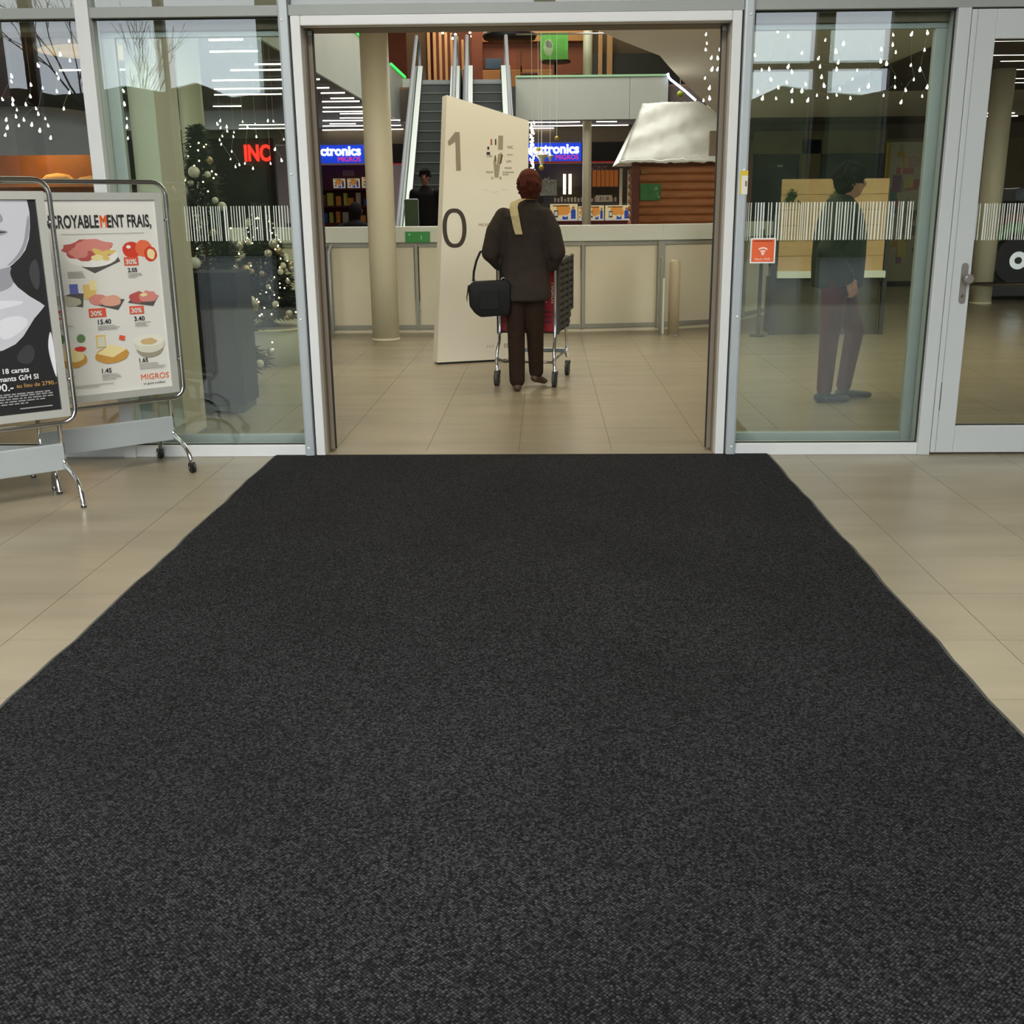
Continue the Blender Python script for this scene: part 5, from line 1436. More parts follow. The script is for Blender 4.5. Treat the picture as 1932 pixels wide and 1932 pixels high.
# ------------------------------------------------------------------ people
def blob(segs, vox, smooth=4):
    """one continuous surface from tapered limbs: segs = (p0, p1, r0, r1); radii may be (x, y, z)"""
    m = MB()
    for p0, p1, r0, r1 in segs:
        a, b = Vector(p0), Vector(p1)
        q0 = r0 if isinstance(r0, tuple) else (r0, r0, r0); q1 = r1 if isinstance(r1, tuple) else (r1, r1, r1)
        n = max(1, int((b - a).length / (0.3 * min(min(q0), min(q1)))))
        for k in range(n + 1):
            t = k / n
            m.sphere(a.lerp(b, t), tuple(q0[i] + (q1[i] - q0[i]) * t for i in range(3)), 14, 9)
    me = m.mesh('blob', BLACK)
    o = bpy.data.objects.new('blob', me); col.objects.link(o)
    md = o.modifiers.new('r', 'REMESH'); md.mode = 'VOXEL'; md.voxel_size = vox; md.use_smooth_shade = True
    sm = o.modifiers.new('s', 'SMOOTH'); sm.factor = 0.5; sm.iterations = smooth
    dg = bpy.context.evaluated_depsgraph_get()
    out = bpy.data.meshes.new_from_object(o.evaluated_get(dg))
    bpy.data.objects.remove(o); bpy.data.meshes.remove(me)
    return out
def put(me, name, m, parent):
    me.name = name; me.materials.clear(); me.materials.append(m)
    for p in me.polygons: p.use_smooth = True
    return link(name, me, parent)
def join_meshes(a, b):
    bm = bmesh.new(); bm.from_mesh(a); bm.from_mesh(b); bm.to_mesh(a); bm.free(); return a
def hand(w, d, side, curl=0.7, down=(0, 0, -1), s=1.0):
    """palm and five fingers: w wrist, d pointing direction, side = thumb side direction, fingers curl towards 'down'"""
    w, d, side, dn = Vector(w), Vector(d).normalized(), Vector(side).normalized(), Vector(down).normalized()
    S = [(w, w + d * 0.035 * s, 0.024 * s, 0.027 * s)]
    pal = []
    for k, off in enumerate((0.030, 0.010, -0.010, -0.029)):
        base = w + d * 0.082 * s + side * off * s
        S.append((w + d * 0.03 * s + side * off * 0.6 * s, base, 0.014 * s, 0.012 * s))
        L = (0.040, 0.045, 0.042, 0.033)[k] * s
        a = curl * 0.8
        p1 = base + (d * math.cos(a) + dn * math.sin(a)) * L
        a2 = curl * 1.9
        p2 = p1 + (d * math.cos(a2) + dn * math.sin(a2)) * L * 0.7
        a3 = curl * 2.6
        p3 = p2 + (d * math.cos(a3) + dn * math.sin(a3)) * L * 0.5
        S += [(base, p1, 0.0092 * s, 0.0085 * s), (p1, p2, 0.0085 * s, 0.008 * s), (p2, p3, 0.008 * s, 0.007 * s)]
    t0 = w + d * 0.025 * s + side * 0.024 * s
    t1 = t0 + (d * 0.6 + side * 0.6 + dn * 0.3).normalized() * 0.038 * s
    t2 = t1 + (d * 0.8 + side * 0.1 + dn * 0.5).normalized() * 0.03 * s
    S += [(t0, t1, 0.012 * s, 0.010 * s), (t1, t2, 0.010 * s, 0.008 * s)]
    return blob(S, 0.0045, 2)
def head_segs(c, f, r=0.09):
    """head centre c, looking along f (horizontal)"""
    c, f = Vector(c), Vector(f).normalized(); sd = Vector((f.y, -f.x, 0))
    ex = (0.075, 0.092, 0.108) if abs(f.y) > 0.7 else (0.092, 0.075, 0.108)
    S = [(c, c + Vector((0, 0, 0.012)), ex, ex),
         (c + f * 0.03 + Vector((0, 0, -0.07)), c + f * 0.045 + Vector((0, 0, -0.075)), 0.05, 0.042),      # jaw
         (c + f * 0.092 + Vector((0, 0, 0.005)), c + f * 0.108 + Vector((0, 0, -0.028)), 0.010, 0.015),      # nose
         (c + f * 0.086 + Vector((0, 0, -0.058)) - sd * 0.016, c + f * 0.086 + Vector((0, 0, -0.058)) + sd * 0.016, 0.010, 0.010),   # mouth
         (c + f * 0.078 + Vector((0, 0, 0.032)) - sd * 0.035, c + f * 0.078 + Vector((0, 0, 0.032)) + sd * 0.035, 0.014, 0.014)]    # brow
    for s in (-1, 1):
        S.append((c + sd * s * 0.077 + Vector((0, 0, -0.022)), c + sd * s * 0.080 + Vector((0, 0, 0.018)), 0.013, 0.016))            # ear
    return S
def tufts(c, r, n, seed, low=-0.35):
    R = random.Random(seed); out = []
    while len(out) < n:
        v = Vector((R.gauss(0, 1), R.gauss(0, 1), R.gauss(0, 1))).normalized()
        if v.z < low: continue
        p = Vector(c) + Vector((v.x * r[0], v.y * r[1], v.z * r[2]))
        d = (v * 0.4 + Vector((R.uniform(-.5, .5), R.uniform(-.5, .5), -0.9))).normalized()
        out.append((p, p + d * R.uniform(0.015, 0.035), 0.011, 0.0075))
    return out
SKIN = mat('skin', (196, 138, 112), 0.55, var=0.03)
EYE = mat('dark_eye', (30, 24, 22), 0.3)
def eyes(c, f, parent):
    parent = [o for o in parent.children if o.name.startswith('body')][0]
    c, f = Vector(c), Vector(f).normalized(); sd = Vector((f.y, -f.x, 0))
    for s in (-1, 1):
        MB().sphere(c + f * 0.083 + sd * s * 0.032 + Vector((0, 0, 0.008)), 0.009, 10, 6).build('eye', EYE, parent)
def foot(heel, toe, h=0.075, w=0.042, ank=None):
    hl, te = Vector(heel), Vector(toe); d = (te - hl)
    S = [(hl + Vector((0, 0, w * 0.8)), hl + d * 0.45 + Vector((0, 0, w * 0.75)), (w * 0.85, w * 0.85, w * 0.8), (w * 0.9, w * 0.9, w * 0.7)),
         (hl + d * 0.45 + Vector((0, 0, w * 0.75)), hl + d * 0.92 + Vector((0, 0, w * 0.62)), (w * 0.95, w * 0.95, w * 0.7), (w * 0.75, w * 0.75, w * 0.55))]
    if ank is not None:
        S.append((hl + Vector((0, 0, w * 0.8)) + d * 0.06, ank, w * 0.85, w * 0.8))
    return S

# --- woman with the cart (seen from behind, walking into the mall)
wo = thing('person', 'person with short reddish hair in a dark brown coat pushing a cart', 'person', (0, 0, 0))
HC = (-0.118, 2.32, 1.565)
body = head_segs(HC, (0.05, 1, 0)) + [((-0.13, 2.30, 1.34), (-0.12, 2.31, 1.50), 0.055, 0.05),
    ((-0.165, 2.29, 0.92), (-0.165, 2.29, 1.15), (0.15, 0.105, 0.12), (0.145, 0.10, 0.12)), ((-0.165, 2.29, 1.15), (-0.15, 2.29, 1.33), (0.145, 0.10, 0.12), (0.15, 0.085, 0.07)),
    ((-0.33, 2.30, 1.33), (-0.425, 2.26, 1.07), 0.045, 0.04), ((-0.425, 2.26, 1.07), (-0.36, 2.52, 1.02), 0.038, 0.027),
    ((0.01, 2.30, 1.33), (0.10, 2.26, 1.07), 0.045, 0.04), ((0.10, 2.26, 1.07), (0.065, 2.52, 1.02), 0.038, 0.027),
    ((-0.235, 2.29, 0.88), (-0.225, 2.28, 0.48), 0.085, 0.055), ((-0.225, 2.28, 0.48), (-0.222, 2.28, 0.10), 0.05, 0.035),
    ((-0.085, 2.29, 0.88), (-0.08, 2.36, 0.48), 0.085, 0.055), ((-0.08, 2.36, 0.48), (-0.072, 2.47, 0.12), 0.05, 0.035)]
bm_ = blob(body, 0.011)
bm_ = join_meshes(bm_, hand((-0.36, 2.52, 1.02), (0.02, 1, 0.1), (1, 0, 0), 0.85))
bm_ = join_meshes(bm_, hand((0.065, 2.52, 1.02), (-0.02, 1, 0.1), (-1, 0, 0), 0.85))
put(bm_, 'body', SKIN, wo); eyes(HC, (0.05, 1, 0), wo)
COAT = mat('dark_brown_wool', (56, 49, 43), 0.9, var=0.12, scale=30, bump=0.3, bscale=150, spec=0.1)
cx = -0.163
rings = [(1.425, 0.062, 0.062), (1.40, 0.10, 0.08), (1.37, 0.155, 0.095), (1.33, 0.185, 0.11), (1.22, 0.195, 0.13), (1.05, 0.185, 0.135), (0.92, 0.192, 0.14), (0.80, 0.203, 0.15), (0.72, 0.212, 0.155)]
S = []
for (z0, a0, b0), (z1, a1, b1) in zip(rings[:-1], rings[1:]):
    S.append(((cx + (0.035 if z0 > 1.36 else 0.01), 2.29, z0), (cx + (0.02 if z1 > 1.36 else 0.0), 2.29, z1), (a0, b0, 0.04), (a1, b1, 0.03)))
S += [((-0.315, 2.30, 1.33), (-0.375, 2.27, 1.22), 0.072, 0.078), ((-0.375, 2.27, 1.22), (-0.415, 2.25, 1.07), 0.078, 0.073), ((-0.415, 2.25, 1.07), (-0.375, 2.42, 1.005), 0.072, 0.058),
      ((-0.005, 2.30, 1.33), (0.045, 2.27, 1.22), 0.072, 0.078), ((0.045, 2.27, 1.22), (0.085, 2.25, 1.07), 0.078, 0.073), ((0.085, 2.25, 1.07), (0.07, 2.42, 1.0), 0.072, 0.058),
      ((-0.415, 2.25, 1.06), (-0.36, 2.33, 0.98), 0.06, 0.05), ((0.085, 2.25, 1.06), (0.06, 2.33, 0.97), 0.06, 0.05)]
put(blob(S, 0.012, 3), 'coat', COAT, wo)
m = MB()
S = [((-0.165 + 0.055, 2.31, 1.42), (-0.165 + 0.04, 2.29, 1.41), (0.075, 0.07, 0.03), (0.075, 0.07, 0.03))]
put(blob(S, 0.01, 2), 'collar', COAT, wo)
TROU = mat('dark_brown_trousers', (48, 36, 28), 0.9, var=0.1, scale=20, spec=0.1)
S = [((-0.235, 2.29, 0.86), (-0.228, 2.285, 0.5), 0.095, 0.075), ((-0.228, 2.285, 0.5), (-0.223, 2.28, 0.09), 0.072, 0.064),
     ((-0.085, 2.29, 0.86), (-0.082, 2.35, 0.5), 0.095, 0.075), ((-0.082, 2.35, 0.5), (-0.074, 2.46, 0.13), 0.072, 0.06), ((-0.235, 2.29, 0.86), (-0.085, 2.29, 0.86), 0.10, 0.10)]
put(blob(S, 0.011, 3), 'trousers', TROU, wo)
SHOE = mat('brown_leather_shoe', (74, 52, 38), 0.5)
put(blob(foot((-0.222, 2.255, 0.0), (-0.235, 2.47, 0.0), ank=Vector((-0.222, 2.28, 0.085))), 0.007, 2), 'shoe', SHOE, wo)
put(blob(foot((-0.085, 2.44, 0.045), (-0.005, 2.60, 0.0), ank=Vector((-0.075, 2.465, 0.12))), 0.007, 2), 'shoe', SHOE, wo)
HAIR = mat('reddish_brown_hair', (78, 36, 22), 0.85, var=0.3, scale=50, bump=0.8, bscale=120, spec=0.15)
hc = Vector(HC)
S = [(hc + Vector((0, -0.018, 0.020)), hc + Vector((0, -0.03, 0.0)), (0.086, 0.092, 0.100), (0.086, 0.086, 0.098)), (hc + Vector((0, -0.035, -0.04)), hc + Vector((0, -0.03, -0.085)), (0.082, 0.06, 0.06), (0.066, 0.05, 0.05)),
     (hc + Vector((0, 0.03, 0.07)), hc + Vector((0, 0.0, 0.08)), (0.07, 0.05, 0.035), (0.07, 0.05, 0.035))] + tufts(hc + Vector((0, -0.02, 0.01)), (0.080, 0.088, 0.098), 150, 9, -0.9)
put(blob(S, 0.0065, 1), 'hair', HAIR, wo)
SCARF = mat('cream_scarf', (196, 178, 130), 0.85, var=0.08, scale=40)
m = MB(); vs = []; fs = []
pts = [(-0.075, 2.26, 1.452), (-0.165, 2.222, 1.462), (-0.228, 2.205, 1.435), (-0.237, 2.185, 1.40), (-0.226, 2.16, 1.34), (-0.208, 2.148, 1.25), (-0.196, 2.146, 1.205)]
wd = [0.026, 0.028, 0.03, 0.031, 0.031, 0.029, 0.027]
for (x, y, z), w in zip(pts, wd):
    for s in (-1, 1):
        vs += [(x + s * w, y, z), (x + s * w, y - 0.012, z)]
for k in range(len(pts) - 1):
    a, b = 4 * k, 4 * k + 4
    for q in ((1, 3), (3, 2), (2, 0), (0, 1)):
        fs.append((a + q[0], a + q[1], b + q[1], b + q[0]))
fs += [(0, 2, 3, 1), (len(vs) - 4, len(vs) - 3, len(vs) - 1, len(vs) - 2)]
m.add(vs, fs); m.build('scarf', SCARF, wo)

# --- black handbag on her left arm
hb = thing('handbag', 'black leather handbag hanging from the left arm of the person with the cart', 'bag', (-0.44, 2.2, 0.59))
LEA = mat('black_leather', (17, 17, 17), 0.6, spec=0.25, var=0.1, scale=10, bump=0.15, bscale=90)
bm = bmesh.new()
prof = [(-0.055, 0.0), (0.16, 0.016), (0.175, 0.06), (0.18, 0.25), (0.15, 0.278), (-0.11, 0.268), (-0.148, 0.235), (-0.14, 0.085), (-0.10, 0.03)]
vsf = [bm.verts.new((x, -0.055, z)) for x, z in prof]; vsb = [bm.verts.new((x, 0.055, z)) for x, z in prof]
bm.faces.new(vsf); bm.faces.new(vsb[::-1])
for k in range(len(prof)):
    j = (k + 1) % len(prof); bm.faces.new((vsf[j], vsf[k], vsb[k], vsb[j]))
bmesh.ops.bevel(bm, geom=bm.edges[:], offset=0.014, segments=3, affect='EDGES', profile=0.5)
me = bpy.data.meshes.new('bag_body'); bm.to_mesh(me); bm.free(); me.materials.append(LEA)
for p_ in me.polygons: p_.use_smooth = True
link('bag_body', me, hb)
m = MB(); m.tube([(-0.11, 0, 0.268), (-0.105, 0.01, 0.34), (-0.085, 0.02, 0.42), (-0.055, 0.03, 0.485), (-0.01, 0.05, 0.50), (0.03, 0.08, 0.46), (0.09, 0.06, 0.36), (0.12, 0.0, 0.275)], 0.009, 8); m.build('strap', LEA, hb)
for x, z in ((-0.11, 0.272), (0.12, 0.278)):
    m = MB(); m.tube([(x + 0.016 * math.cos(a * PI / 6), 0, z + 0.016 * math.sin(a * PI / 6)) for a in range(12)], 0.003, 6, closed=True); m.build('strap_ring', CHROME, hb)
m = MB(); m.tube([(-0.145, -0.02, 0.24), (-0.152, -0.03, 0.19), (-0.160, -0.035, 0.15), (-0.158, -0.035, 0.12)], [0.006, 0.005, 0.004, 0.002], 6); m.build('tassel', LEA, hb)
m = MB(); m.rbox(-0.06, 0.09, -0.062, -0.054, 0.06, 0.20, 0.004); m.build('front_pocket', LEA, hb)

# --- shopping cart
ca = thing('shopping_cart', 'dark grey plastic shopping cart with red rear panel and chrome legs', 'cart', (-0.157, 2.52, 0), math.radians(-10))
CP = mat('dark_grey_cart_plastic', (50, 48, 46), 0.5); RED = mat('red_cart_panel', (150, 22, 34), 0.45, var=0.05)
for s in (-1, 1):
    x = s * 0.245
    for k in range(11):
        z = 0.44 + k * 0.052
        MB().rbox(x - 0.008, x + 0.008, 0.10, min(0.86, 0.70 + k * 0.055), z, z + 0.034, 0.004).build('side_slat', CP, ca)
    m = MB(); pr = [(0.10, 0.43), (0.72, 0.43), (0.86, 0.56), (0.86, 1.0), (0.50, 0.985), (0.30, 0.965), (0.10, 0.985)]; xi = x - s * 0.006
    m.add([(xi, a_, b_) for a_, b_ in pr] + [(xi - s * 0.008, a_, b_) for a_, b_ in pr], [tuple(range(7)), tuple(range(13, 6, -1))] + [(k_, 7 + k_, 7 + (k_ + 1) % 7, (k_ + 1) % 7) for k_ in range(7)])
    m.build('side_panel', CP, ca)
    for y in (0.12, 0.36, 0.60, 0.85):
        MB().rbox(x - 0.012, x + 0.012, y - 0.015, y + 0.015, 0.55 if y > 0.8 else 0.42, 1.0 if y > 0.5 else 0.97, 0.005).build('side_rib', CP, ca)
    m = MB(); m.tube([(x, 0.05, 1.02), (x, 0.12, 0.985), (x, 0.30, 0.975), (x, 0.45, 0.99), (x, 0.70, 0.99), (x, 0.85, 1.0)], 0.016, 8); m.build('top_rail', CP, ca)
    # chrome chassis
    m = MB(); m.tube([(x * 0.93, 0.06, 0.98), (x * 0.93, 0.07, 0.46), (x * 0.93, 0.04, 0.36), (x * 0.95, -0.02, 0.28), (x * 0.97, -0.03, 0.20), (x * 0.97, -0.01, 0.115)], 0.013, 10); m.build('rear_leg', CHROME, ca)
    m = MB(); m.tube([(x * 0.95, -0.02, 0.22), (x * 0.8, 0.12, 0.175), (x * 0.8, 0.35, 0.19), (x * 0.9, 0.60, 0.21), (x * 0.95, 0.66, 0.16)], 0.012, 10); m.build('base_tube', CHROME, ca)
    m = MB(); m.tube([(x * 0.93, 0.60, 0.45), (x * 0.95, 0.62, 0.30), (x * 0.95, 0.655, 0.16)], 0.012, 10); m.build('front_leg', CHROME, ca)
    for y in (0.0, 0.67):
        f = MB(); f.rbox(x * 0.97 - 0.022, x * 0.97 + 0.022, y - 0.03, y + 0.03, 0.09, 0.125, 0.008); f.build('castor_fork', CP, ca)
        f = MB(); f.tube([(x * 0.97 - 0.016, y - 0.02, 0.058), (x * 0.97 + 0.016, y - 0.02, 0.058)], 0.058, 20); f.build('castor_wheel', DARKGREY, ca)
        f = MB(); f.tube([(x * 0.97 - 0.022, y - 0.02, 0.058), (x * 0.97 + 0.022, y - 0.02, 0.058)], 0.016, 12); f.build('castor_hub', CHROME, ca)
MB().rbox(-0.24, 0.24, 0.10, 0.74, 0.415, 0.44, 0.006).build('basket_floor', CP, ca)
MB().rbox(-0.25, 0.25, 0.85, 0.875, 0.56, 1.0, 0.008).build('basket_front', CP, ca)
MB().rbox(-0.235, 0.235, 0.085, 0.10, 0.43, 0.96, 0.006).build('rear_panel', RED, ca)
for x in (-0.235, 0.235):
    MB().rbox(x - 0.02, x + 0.02, 0.075, 0.105, 0.41, 0.98, 0.006).build('rear_edge', CP, ca)
for z in (0.50, 0.54, 0.58):
    MB().rbox(-0.2, 0.2, 0.080, 0.086, z, z + 0.018, 0.002).build('panel_slot', mat('dark_red_slot', (96, 14, 22), 0.5), ca)
m = MB(); m.tube([(-0.27, 0.03, 1.03), (0.27, 0.03, 1.03)], 0.016, 12); m.build('handle_bar', RED, ca)
for x in (-0.15, 0.125, 0.195):
    me = text_mesh('panel_lettering', 'MIGROS', 0.045, 0.0006, 0.0)
    me.materials.clear(); me.materials.append(WHITE_M)
    me.transform(Matrix.Rotation(PI / 2, 4, 'X') @ Matrix.Rotation(-PI / 2, 4, 'Z'))
    link('panel_lettering', me, ca, (x, 0.0843, 0.82))
m = MB(); m.tube([(-0.19, 0.12, 0.178), (0.19, 0.12, 0.178)], 0.010, 8); m.build('cross_tube', CHROME, ca)
MB().rbox(-0.22, 0.22, 0.58, 0.62, 0.20, 0.235, 0.006).build('cross_bar', STEEL, ca)

# --- person in green walking right behind the right window
pg = thing('person', 'person in a dark green jacket and maroon trousers walking behind the right window', 'person', (0, 0, 0))
GX, GY = 2.10, 1.80
HC2 = (2.155, GY, 1.565)
body = head_segs(HC2, (1, 0, 0)) + [((2.12, GY, 1.34), (2.14, GY, 1.50), 0.055, 0.052),
    ((GX, GY, 0.92), (GX, GY, 1.15), (0.11, 0.15, 0.12), (0.105, 0.15, 0.12)), ((GX, GY, 1.15), (GX + 0.01, GY, 1.32), (0.105, 0.15, 0.12), (0.085, 0.15, 0.07)),
    ((GX, GY - 0.19, 1.33), (GX - 0.12, GY - 0.22, 1.08), 0.05, 0.042), ((GX - 0.12, GY - 0.22, 1.08), (GX + 0.03, GY - 0.225, 0.90), 0.04, 0.028),
    ((GX, GY + 0.19, 1.33), (GX + 0.08, GY + 0.22, 1.06), 0.05, 0.042), ((GX + 0.08, GY + 0.22, 1.06), (GX + 0.10, GY + 0.22, 0.86), 0.04, 0.028),
    ((GX - 0.02, GY - 0.09, 0.88), (GX - 0.04, GY - 0.09, 0.48), 0.09, 0.055), ((GX - 0.04, GY - 0.09, 0.48), (GX - 0.05, GY - 0.09, 0.1), 0.05, 0.036),
    ((GX + 0.04, GY + 0.09, 0.88), (GX + 0.19, GY + 0.09, 0.50), 0.09, 0.055), ((GX + 0.19, GY + 0.09, 0.50), (GX + 0.14, GY + 0.09, 0.1), 0.05, 0.036)]
b2 = blob(body, 0.011)
b2 = join_meshes(b2, hand((GX + 0.03, GY - 0.225, 0.90), (0.45, 0.1, -0.9), (0.8, 0.2, 0.4), 0.45, (-0.3, 0.9, 0)))
b2 = join_meshes(b2, hand((GX + 0.10, GY + 0.22, 0.86), (0.15, 0, -1), (1, 0, 0), 0.45, (0, -1, 0)))
put(b2, 'body', SKIN, pg); eyes(HC2, (1, 0, 0), pg)
GREENJ = mat('dark_green_jacket', (36, 46, 34), 0.8, var=0.12, scale=12)
S = []
rg = [(1.44, 0.075, 0.08), (1.39, 0.12, 0.13), (1.33, 0.155, 0.18), (1.2, 0.19, 0.2), (1.02, 0.195, 0.2), (0.90, 0.19, 0.205), (0.84, 0.185, 0.205)]
for (z0, a0, b0), (z1, a1, b1) in zip(rg[:-1], rg[1:]):
    S.append(((GX + 0.01, GY, z0), (GX + 0.01, GY, z1), (a0, b0, 0.04), (a1, b1, 0.035)))
S += [((GX, GY - 0.18, 1.32), (GX - 0.13, GY - 0.22, 1.09), 0.078, 0.075), ((GX - 0.13, GY - 0.22, 1.09), (GX + 0.02, GY - 0.225, 0.91), 0.075, 0.056),
      ((GX, GY + 0.18, 1.32), (GX + 0.08, GY + 0.22, 1.06), 0.078, 0.07), ((GX + 0.08, GY + 0.22, 1.06), (GX + 0.10, GY + 0.22, 0.90), 0.068, 0.055),
      ((GX - 0.05, GY, 1.40), (GX + 0.04, GY, 1.42), 0.06, 0.05)]
put(blob(S, 0.012, 3), 'jacket', GREENJ, pg)
MAR = mat('maroon_trousers', (84, 30, 32), 0.85, var=0.1, scale=12)
S = [((GX - 0.02, GY - 0.09, 0.88), (GX - 0.04, GY - 0.09, 0.48), 0.105, 0.072), ((GX - 0.04, GY - 0.09, 0.48), (GX - 0.05, GY - 0.09, 0.10), 0.07, 0.058),
     ((GX + 0.04, GY + 0.09, 0.88), (GX + 0.19, GY + 0.09, 0.50), 0.105, 0.072), ((GX + 0.19, GY + 0.09, 0.50), (GX + 0.14, GY + 0.09, 0.10), 0.07, 0.056), ((GX, GY - 0.07, 0.9), (GX, GY + 0.07, 0.9), 0.11, 0.11)]
put(blob(S, 0.011, 3), 'trousers', MAR, pg)
SHG = mat('dark_blue_grey_shoe', (44, 50, 56), 0.5)
put(blob(foot((GX - 0.09, GY - 0.09, 0.0), (GX + 0.13, GY - 0.1, 0.0), ank=Vector((GX - 0.05, GY - 0.09, 0.09))), 0.008, 2), 'shoe', SHG, pg)
put(blob(foot((GX + 0.11, GY + 0.09, 0.0), (GX + 0.34, GY + 0.08, 0.0), ank=Vector((GX + 0.14, GY + 0.09, 0.09))), 0.008, 2), 'shoe', SHG, pg)
HB = mat('black_hair', (20, 18, 18), 0.9, var=0.2, scale=40, spec=0.08)
hc = Vector(HC2)
put(blob([(hc + Vector((-0.005, 0, 0.032)), hc + Vector((-0.03, 0, 0.0)), (0.106, 0.09, 0.10), (0.09, 0.088, 0.105)), (hc + Vector((-0.045, 0, -0.03)), hc + Vector((-0.045, 0, -0.07)), (0.06, 0.075, 0.05), (0.045, 0.06, 0.04)), (hc + Vector((0.075, -0.03, 0.075)), hc + Vector((0.075, 0.03, 0.075)), 0.03, 0.03)] + tufts(hc + Vector((-0.01, 0, 0.03)), (0.104, 0.09, 0.1), 110, 4, -0.4), 0.007, 1), 'hair', HB, pg)

# --- man on the escalator, facing the camera
mn = thing('person', 'person in dark clothes riding down the left escalator, half hidden by the wayfinding board', 'person', (-1.85, 11.15, 0.4))
mn.scale = (0.95, 0.95, 0.955)
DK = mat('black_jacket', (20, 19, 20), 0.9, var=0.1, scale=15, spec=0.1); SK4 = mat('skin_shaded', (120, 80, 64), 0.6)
H3 = (0, 0, 1.455 + 0.08)
f3 = (-0.1, -1, 0)
body = head_segs(H3, f3) + [((0, 0, 1.3), (0, 0, 1.47), 0.055, 0.05), ((0, 0, 0.9), (0, 0, 1.12), (0.15, 0.1, 0.12), (0.15, 0.1, 0.12)), ((0, 0, 1.12), (0, 0, 1.29), (0.15, 0.1, 0.12), (0.16, 0.085, 0.07)),
    ((-0.19, 0, 1.29), (-0.23, 0.02, 1.03), 0.05, 0.042), ((-0.23, 0.02, 1.03), (-0.22, -0.08, 0.80), 0.04, 0.028), ((0.19, 0, 1.29), (0.23, 0.02, 1.03), 0.05, 0.042), ((0.23, 0.02, 1.03), (0.22, -0.08, 0.80), 0.04, 0.028),
    ((-0.09, 0, 0.86), (-0.10, -0.02, 0.46), 0.09, 0.055), ((-0.10, -0.02, 0.46), (-0.10, 0.0, 0.1), 0.05, 0.036), ((0.09, 0, 0.86), (0.10, -0.02, 0.46), 0.09, 0.055), ((0.10, -0.02, 0.46), (0.10, 0.0, 0.1), 0.05, 0.036)]
b3 = blob(body, 0.012)
b3 = join_meshes(b3, hand((-0.22, -0.08, 0.80), (0, -0.25, -1), (0, -1, 0.2), 0.4, (0.6, 0, -0.4)))
b3 = join_meshes(b3, hand((0.22, -0.08, 0.80), (0, -0.25, -1), (0, -1, 0.2), 0.4, (-0.6, 0, -0.4)))
put(b3, 'body', SK4, mn); eyes(H3, f3, mn)
S = [((0, 0, 1.38), (0, 0, 1.33), (0.07, 0.07, 0.03), (0.11, 0.085, 0.03)), ((0, 0, 1.33), (0, 0, 1.26), (0.12, 0.09, 0.03), (0.185, 0.12, 0.04)), ((0, 0, 1.26), (0, 0, 0.78), (0.185, 0.125, 0.04), (0.19, 0.14, 0.04)),
     ((-0.19, 0, 1.28), (-0.235, 0.02, 1.03), 0.075, 0.068), ((-0.235, 0.02, 1.03), (-0.222, -0.07, 0.83), 0.066, 0.052), ((0.19, 0, 1.28), (0.235, 0.02, 1.03), 0.075, 0.068), ((0.235, 0.02, 1.03), (0.222, -0.07, 0.83), 0.066, 0.052)]
put(blob(S, 0.014, 3), 'jacket', DK, mn)
S = [((-0.09, 0, 0.86), (-0.10, -0.02, 0.46), 0.10, 0.075), ((-0.10, -0.02, 0.46), (-0.10, 0.0, 0.09), 0.072, 0.06), ((0.09, 0, 0.86), (0.10, -0.02, 0.46), 0.10, 0.075), ((0.10, -0.02, 0.46), (0.10, 0.0, 0.09), 0.072, 0.06), ((-0.07, 0, 0.86), (0.07, 0, 0.86), 0.1, 0.1)]
put(blob(S, 0.013, 3), 'trousers', DK, mn)
for s in (-1, 1):
    put(blob(foot((s * 0.10, 0.05, 0.0), (s * 0.12, -0.2, 0.0), ank=Vector((s * 0.10, 0.0, 0.09))), 0.009, 2), 'shoe', BLACK, mn)
h3 = Vector(H3)
put(blob([(h3 + Vector((0.0, 0.015, 0.04)), h3 + Vector((0, 0.03, 0.0)), (0.092, 0.102, 0.10), (0.09, 0.088, 0.10)), (h3 + Vector((-0.05, -0.07, 0.075)), h3 + Vector((0.05, -0.07, 0.08)), 0.035, 0.035)] + tufts(h3 + Vector((0, 0.01, 0.045)), (0.088, 0.1, 0.095), 60, 5), 0.008, 1), 'hair', HB, mn)

# --- seated person behind the barrier, only a dark bent back shows
sp = thing('person', 'person in black bent forward behind the barrier left of the beige column', 'person', (-2.55, 8.6, -0.0), PI)
S = [((0, 0, 0.55), (0.0, -0.03, 0.85), (0.17, 0.14, 0.12), (0.19, 0.13, 0.12)), ((0.0, -0.03, 0.85), (0.0, -0.12, 1.16), (0.19, 0.13, 0.12), (0.17, 0.11, 0.08)), ((0, -0.14, 1.2), (0, -0.2, 1.3), 0.06, 0.055),
     ((-0.08, 0, 0.5), (-0.12, -0.42, 0.5), 0.09, 0.065), ((-0.12, -0.42, 0.5), (-0.12, -0.42, 0.1), 0.06, 0.045), ((0.08, 0, 0.5), (0.12, -0.42, 0.5), 0.09, 0.065), ((0.12, -0.42, 0.5), (0.12, -0.42, 0.1), 0.06, 0.045),
     ((-0.19, -0.1, 1.13), (-0.25, -0.25, 0.86), 0.06, 0.05), ((-0.25, -0.25, 0.86), (-0.14, -0.45, 0.70), 0.048, 0.034), ((0.19, -0.1, 1.13), (0.25, -0.25, 0.86), 0.06, 0.05), ((0.25, -0.25, 0.86), (0.14, -0.45, 0.70), 0.048, 0.034)] + head_segs((0, -0.22, 1.365), (0, -1, 0))
b4 = blob(S, 0.013)
b4 = join_meshes(b4, hand((-0.14, -0.45, 0.70), (0.2, -1, -0.2), (1, 0, 0), 0.5)); b4 = join_meshes(b4, hand((0.14, -0.45, 0.70), (-0.2, -1, -0.2), (-1, 0, 0), 0.5))
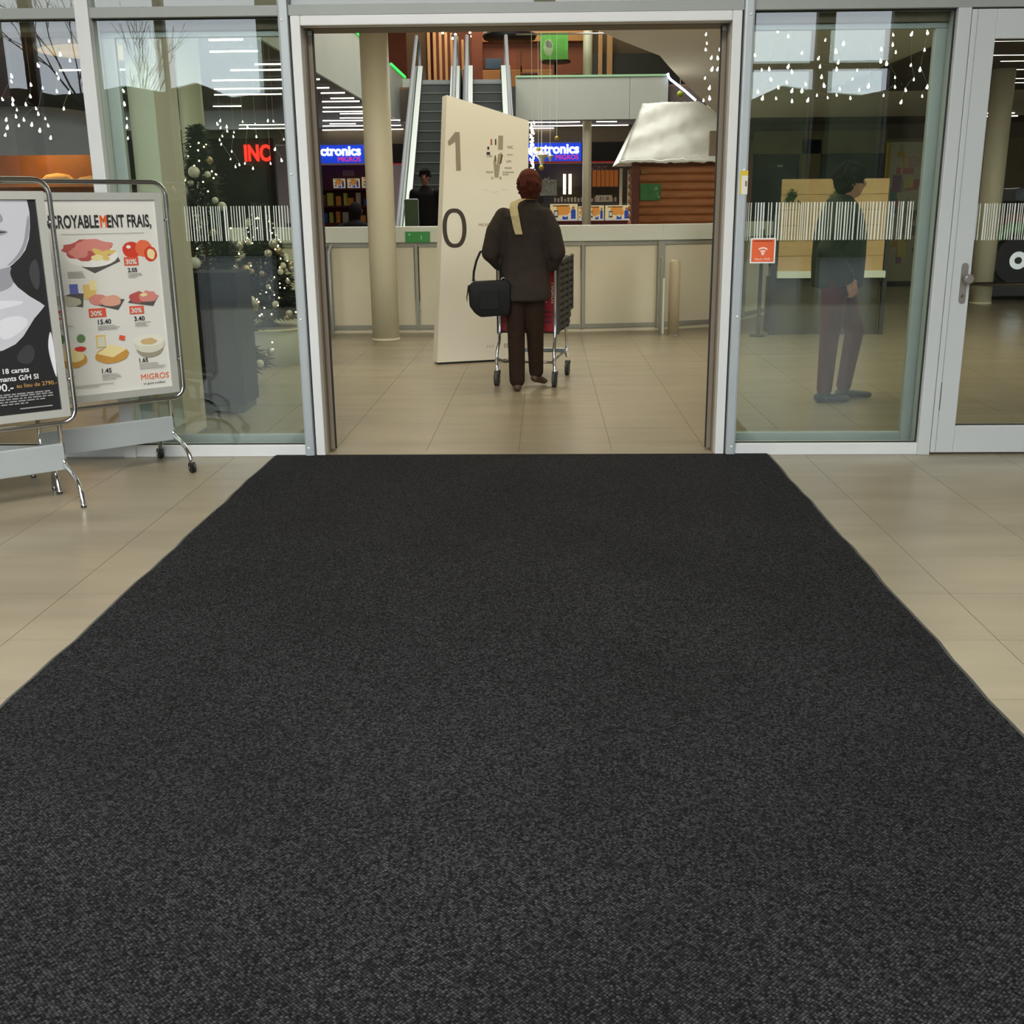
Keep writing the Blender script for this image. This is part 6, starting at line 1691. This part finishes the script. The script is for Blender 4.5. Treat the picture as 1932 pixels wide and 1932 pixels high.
put(b4, 'body', SK4, sp); eyes((0, -0.22, 1.365), (0, -1, 0), sp)
S2 = [((0, 0, 0.5), (0.0, -0.03, 0.85), (0.2, 0.17, 0.1), (0.215, 0.155, 0.1)), ((0.0, -0.03, 0.85), (0.0, -0.12, 1.17), (0.215, 0.155, 0.1), (0.19, 0.13, 0.08)), ((0, -0.12, 1.2), (0, -0.15, 1.25), (0.1, 0.09, 0.03), (0.075, 0.075, 0.03)),
      ((-0.19, -0.1, 1.13), (-0.25, -0.25, 0.86), 0.08, 0.07), ((-0.25, -0.25, 0.86), (-0.16, -0.42, 0.72), 0.066, 0.052), ((0.19, -0.1, 1.13), (0.25, -0.25, 0.86), 0.08, 0.07), ((0.25, -0.25, 0.86), (0.16, -0.42, 0.72), 0.066, 0.052)]
put(blob(S2, 0.014, 3), 'jacket', DK, sp)
S = [((-0.08, 0, 0.5), (-0.12, -0.42, 0.5), 0.11, 0.085), ((-0.12, -0.42, 0.5), (-0.12, -0.42, 0.1), 0.078, 0.06), ((0.08, 0, 0.5), (0.12, -0.42, 0.5), 0.11, 0.085), ((0.12, -0.42, 0.5), (0.12, -0.42, 0.1), 0.078, 0.06), ((-0.06, 0, 0.5), (0.06, 0, 0.5), 0.12, 0.12)]
put(blob(S, 0.013, 3), 'trousers', DK, sp)
for s in (-1, 1):
    put(blob(foot((s * 0.12, -0.37, 0.0), (s * 0.13, -0.62, 0.0), ank=Vector((s * 0.12, -0.42, 0.1))), 0.009, 2), 'shoe', BLACK, sp)
put(blob([(Vector((0, -0.2, 1.39)), Vector((0, -0.17, 1.36)), (0.088, 0.10, 0.1), (0.088, 0.09, 0.105)), (Vector((0, -0.15, 1.33)), Vector((0, -0.14, 1.27)), (0.08, 0.06, 0.05), (0.07, 0.05, 0.05))], 0.009, 2), 'hair', HB, sp)
st_ = thing('stool', 'dark stool under the bent person behind the barrier', 'stool', (-2.60, 8.62, 0))
MB().lathe((0, 0, 0), [(0.19, 0.34), (0.2, 0.36), (0.19, 0.385)], 24).build('seat', BLACK, st_)
for k in range(4):
    a = PI / 4 + k * PI / 2
    m = MB(); m.tube([(0.12 * math.cos(a), 0.12 * math.sin(a), 0.34), (0.19 * math.cos(a), 0.19 * math.sin(a), 0.0)], 0.014, 8); m.build('leg', STEEL, st_)
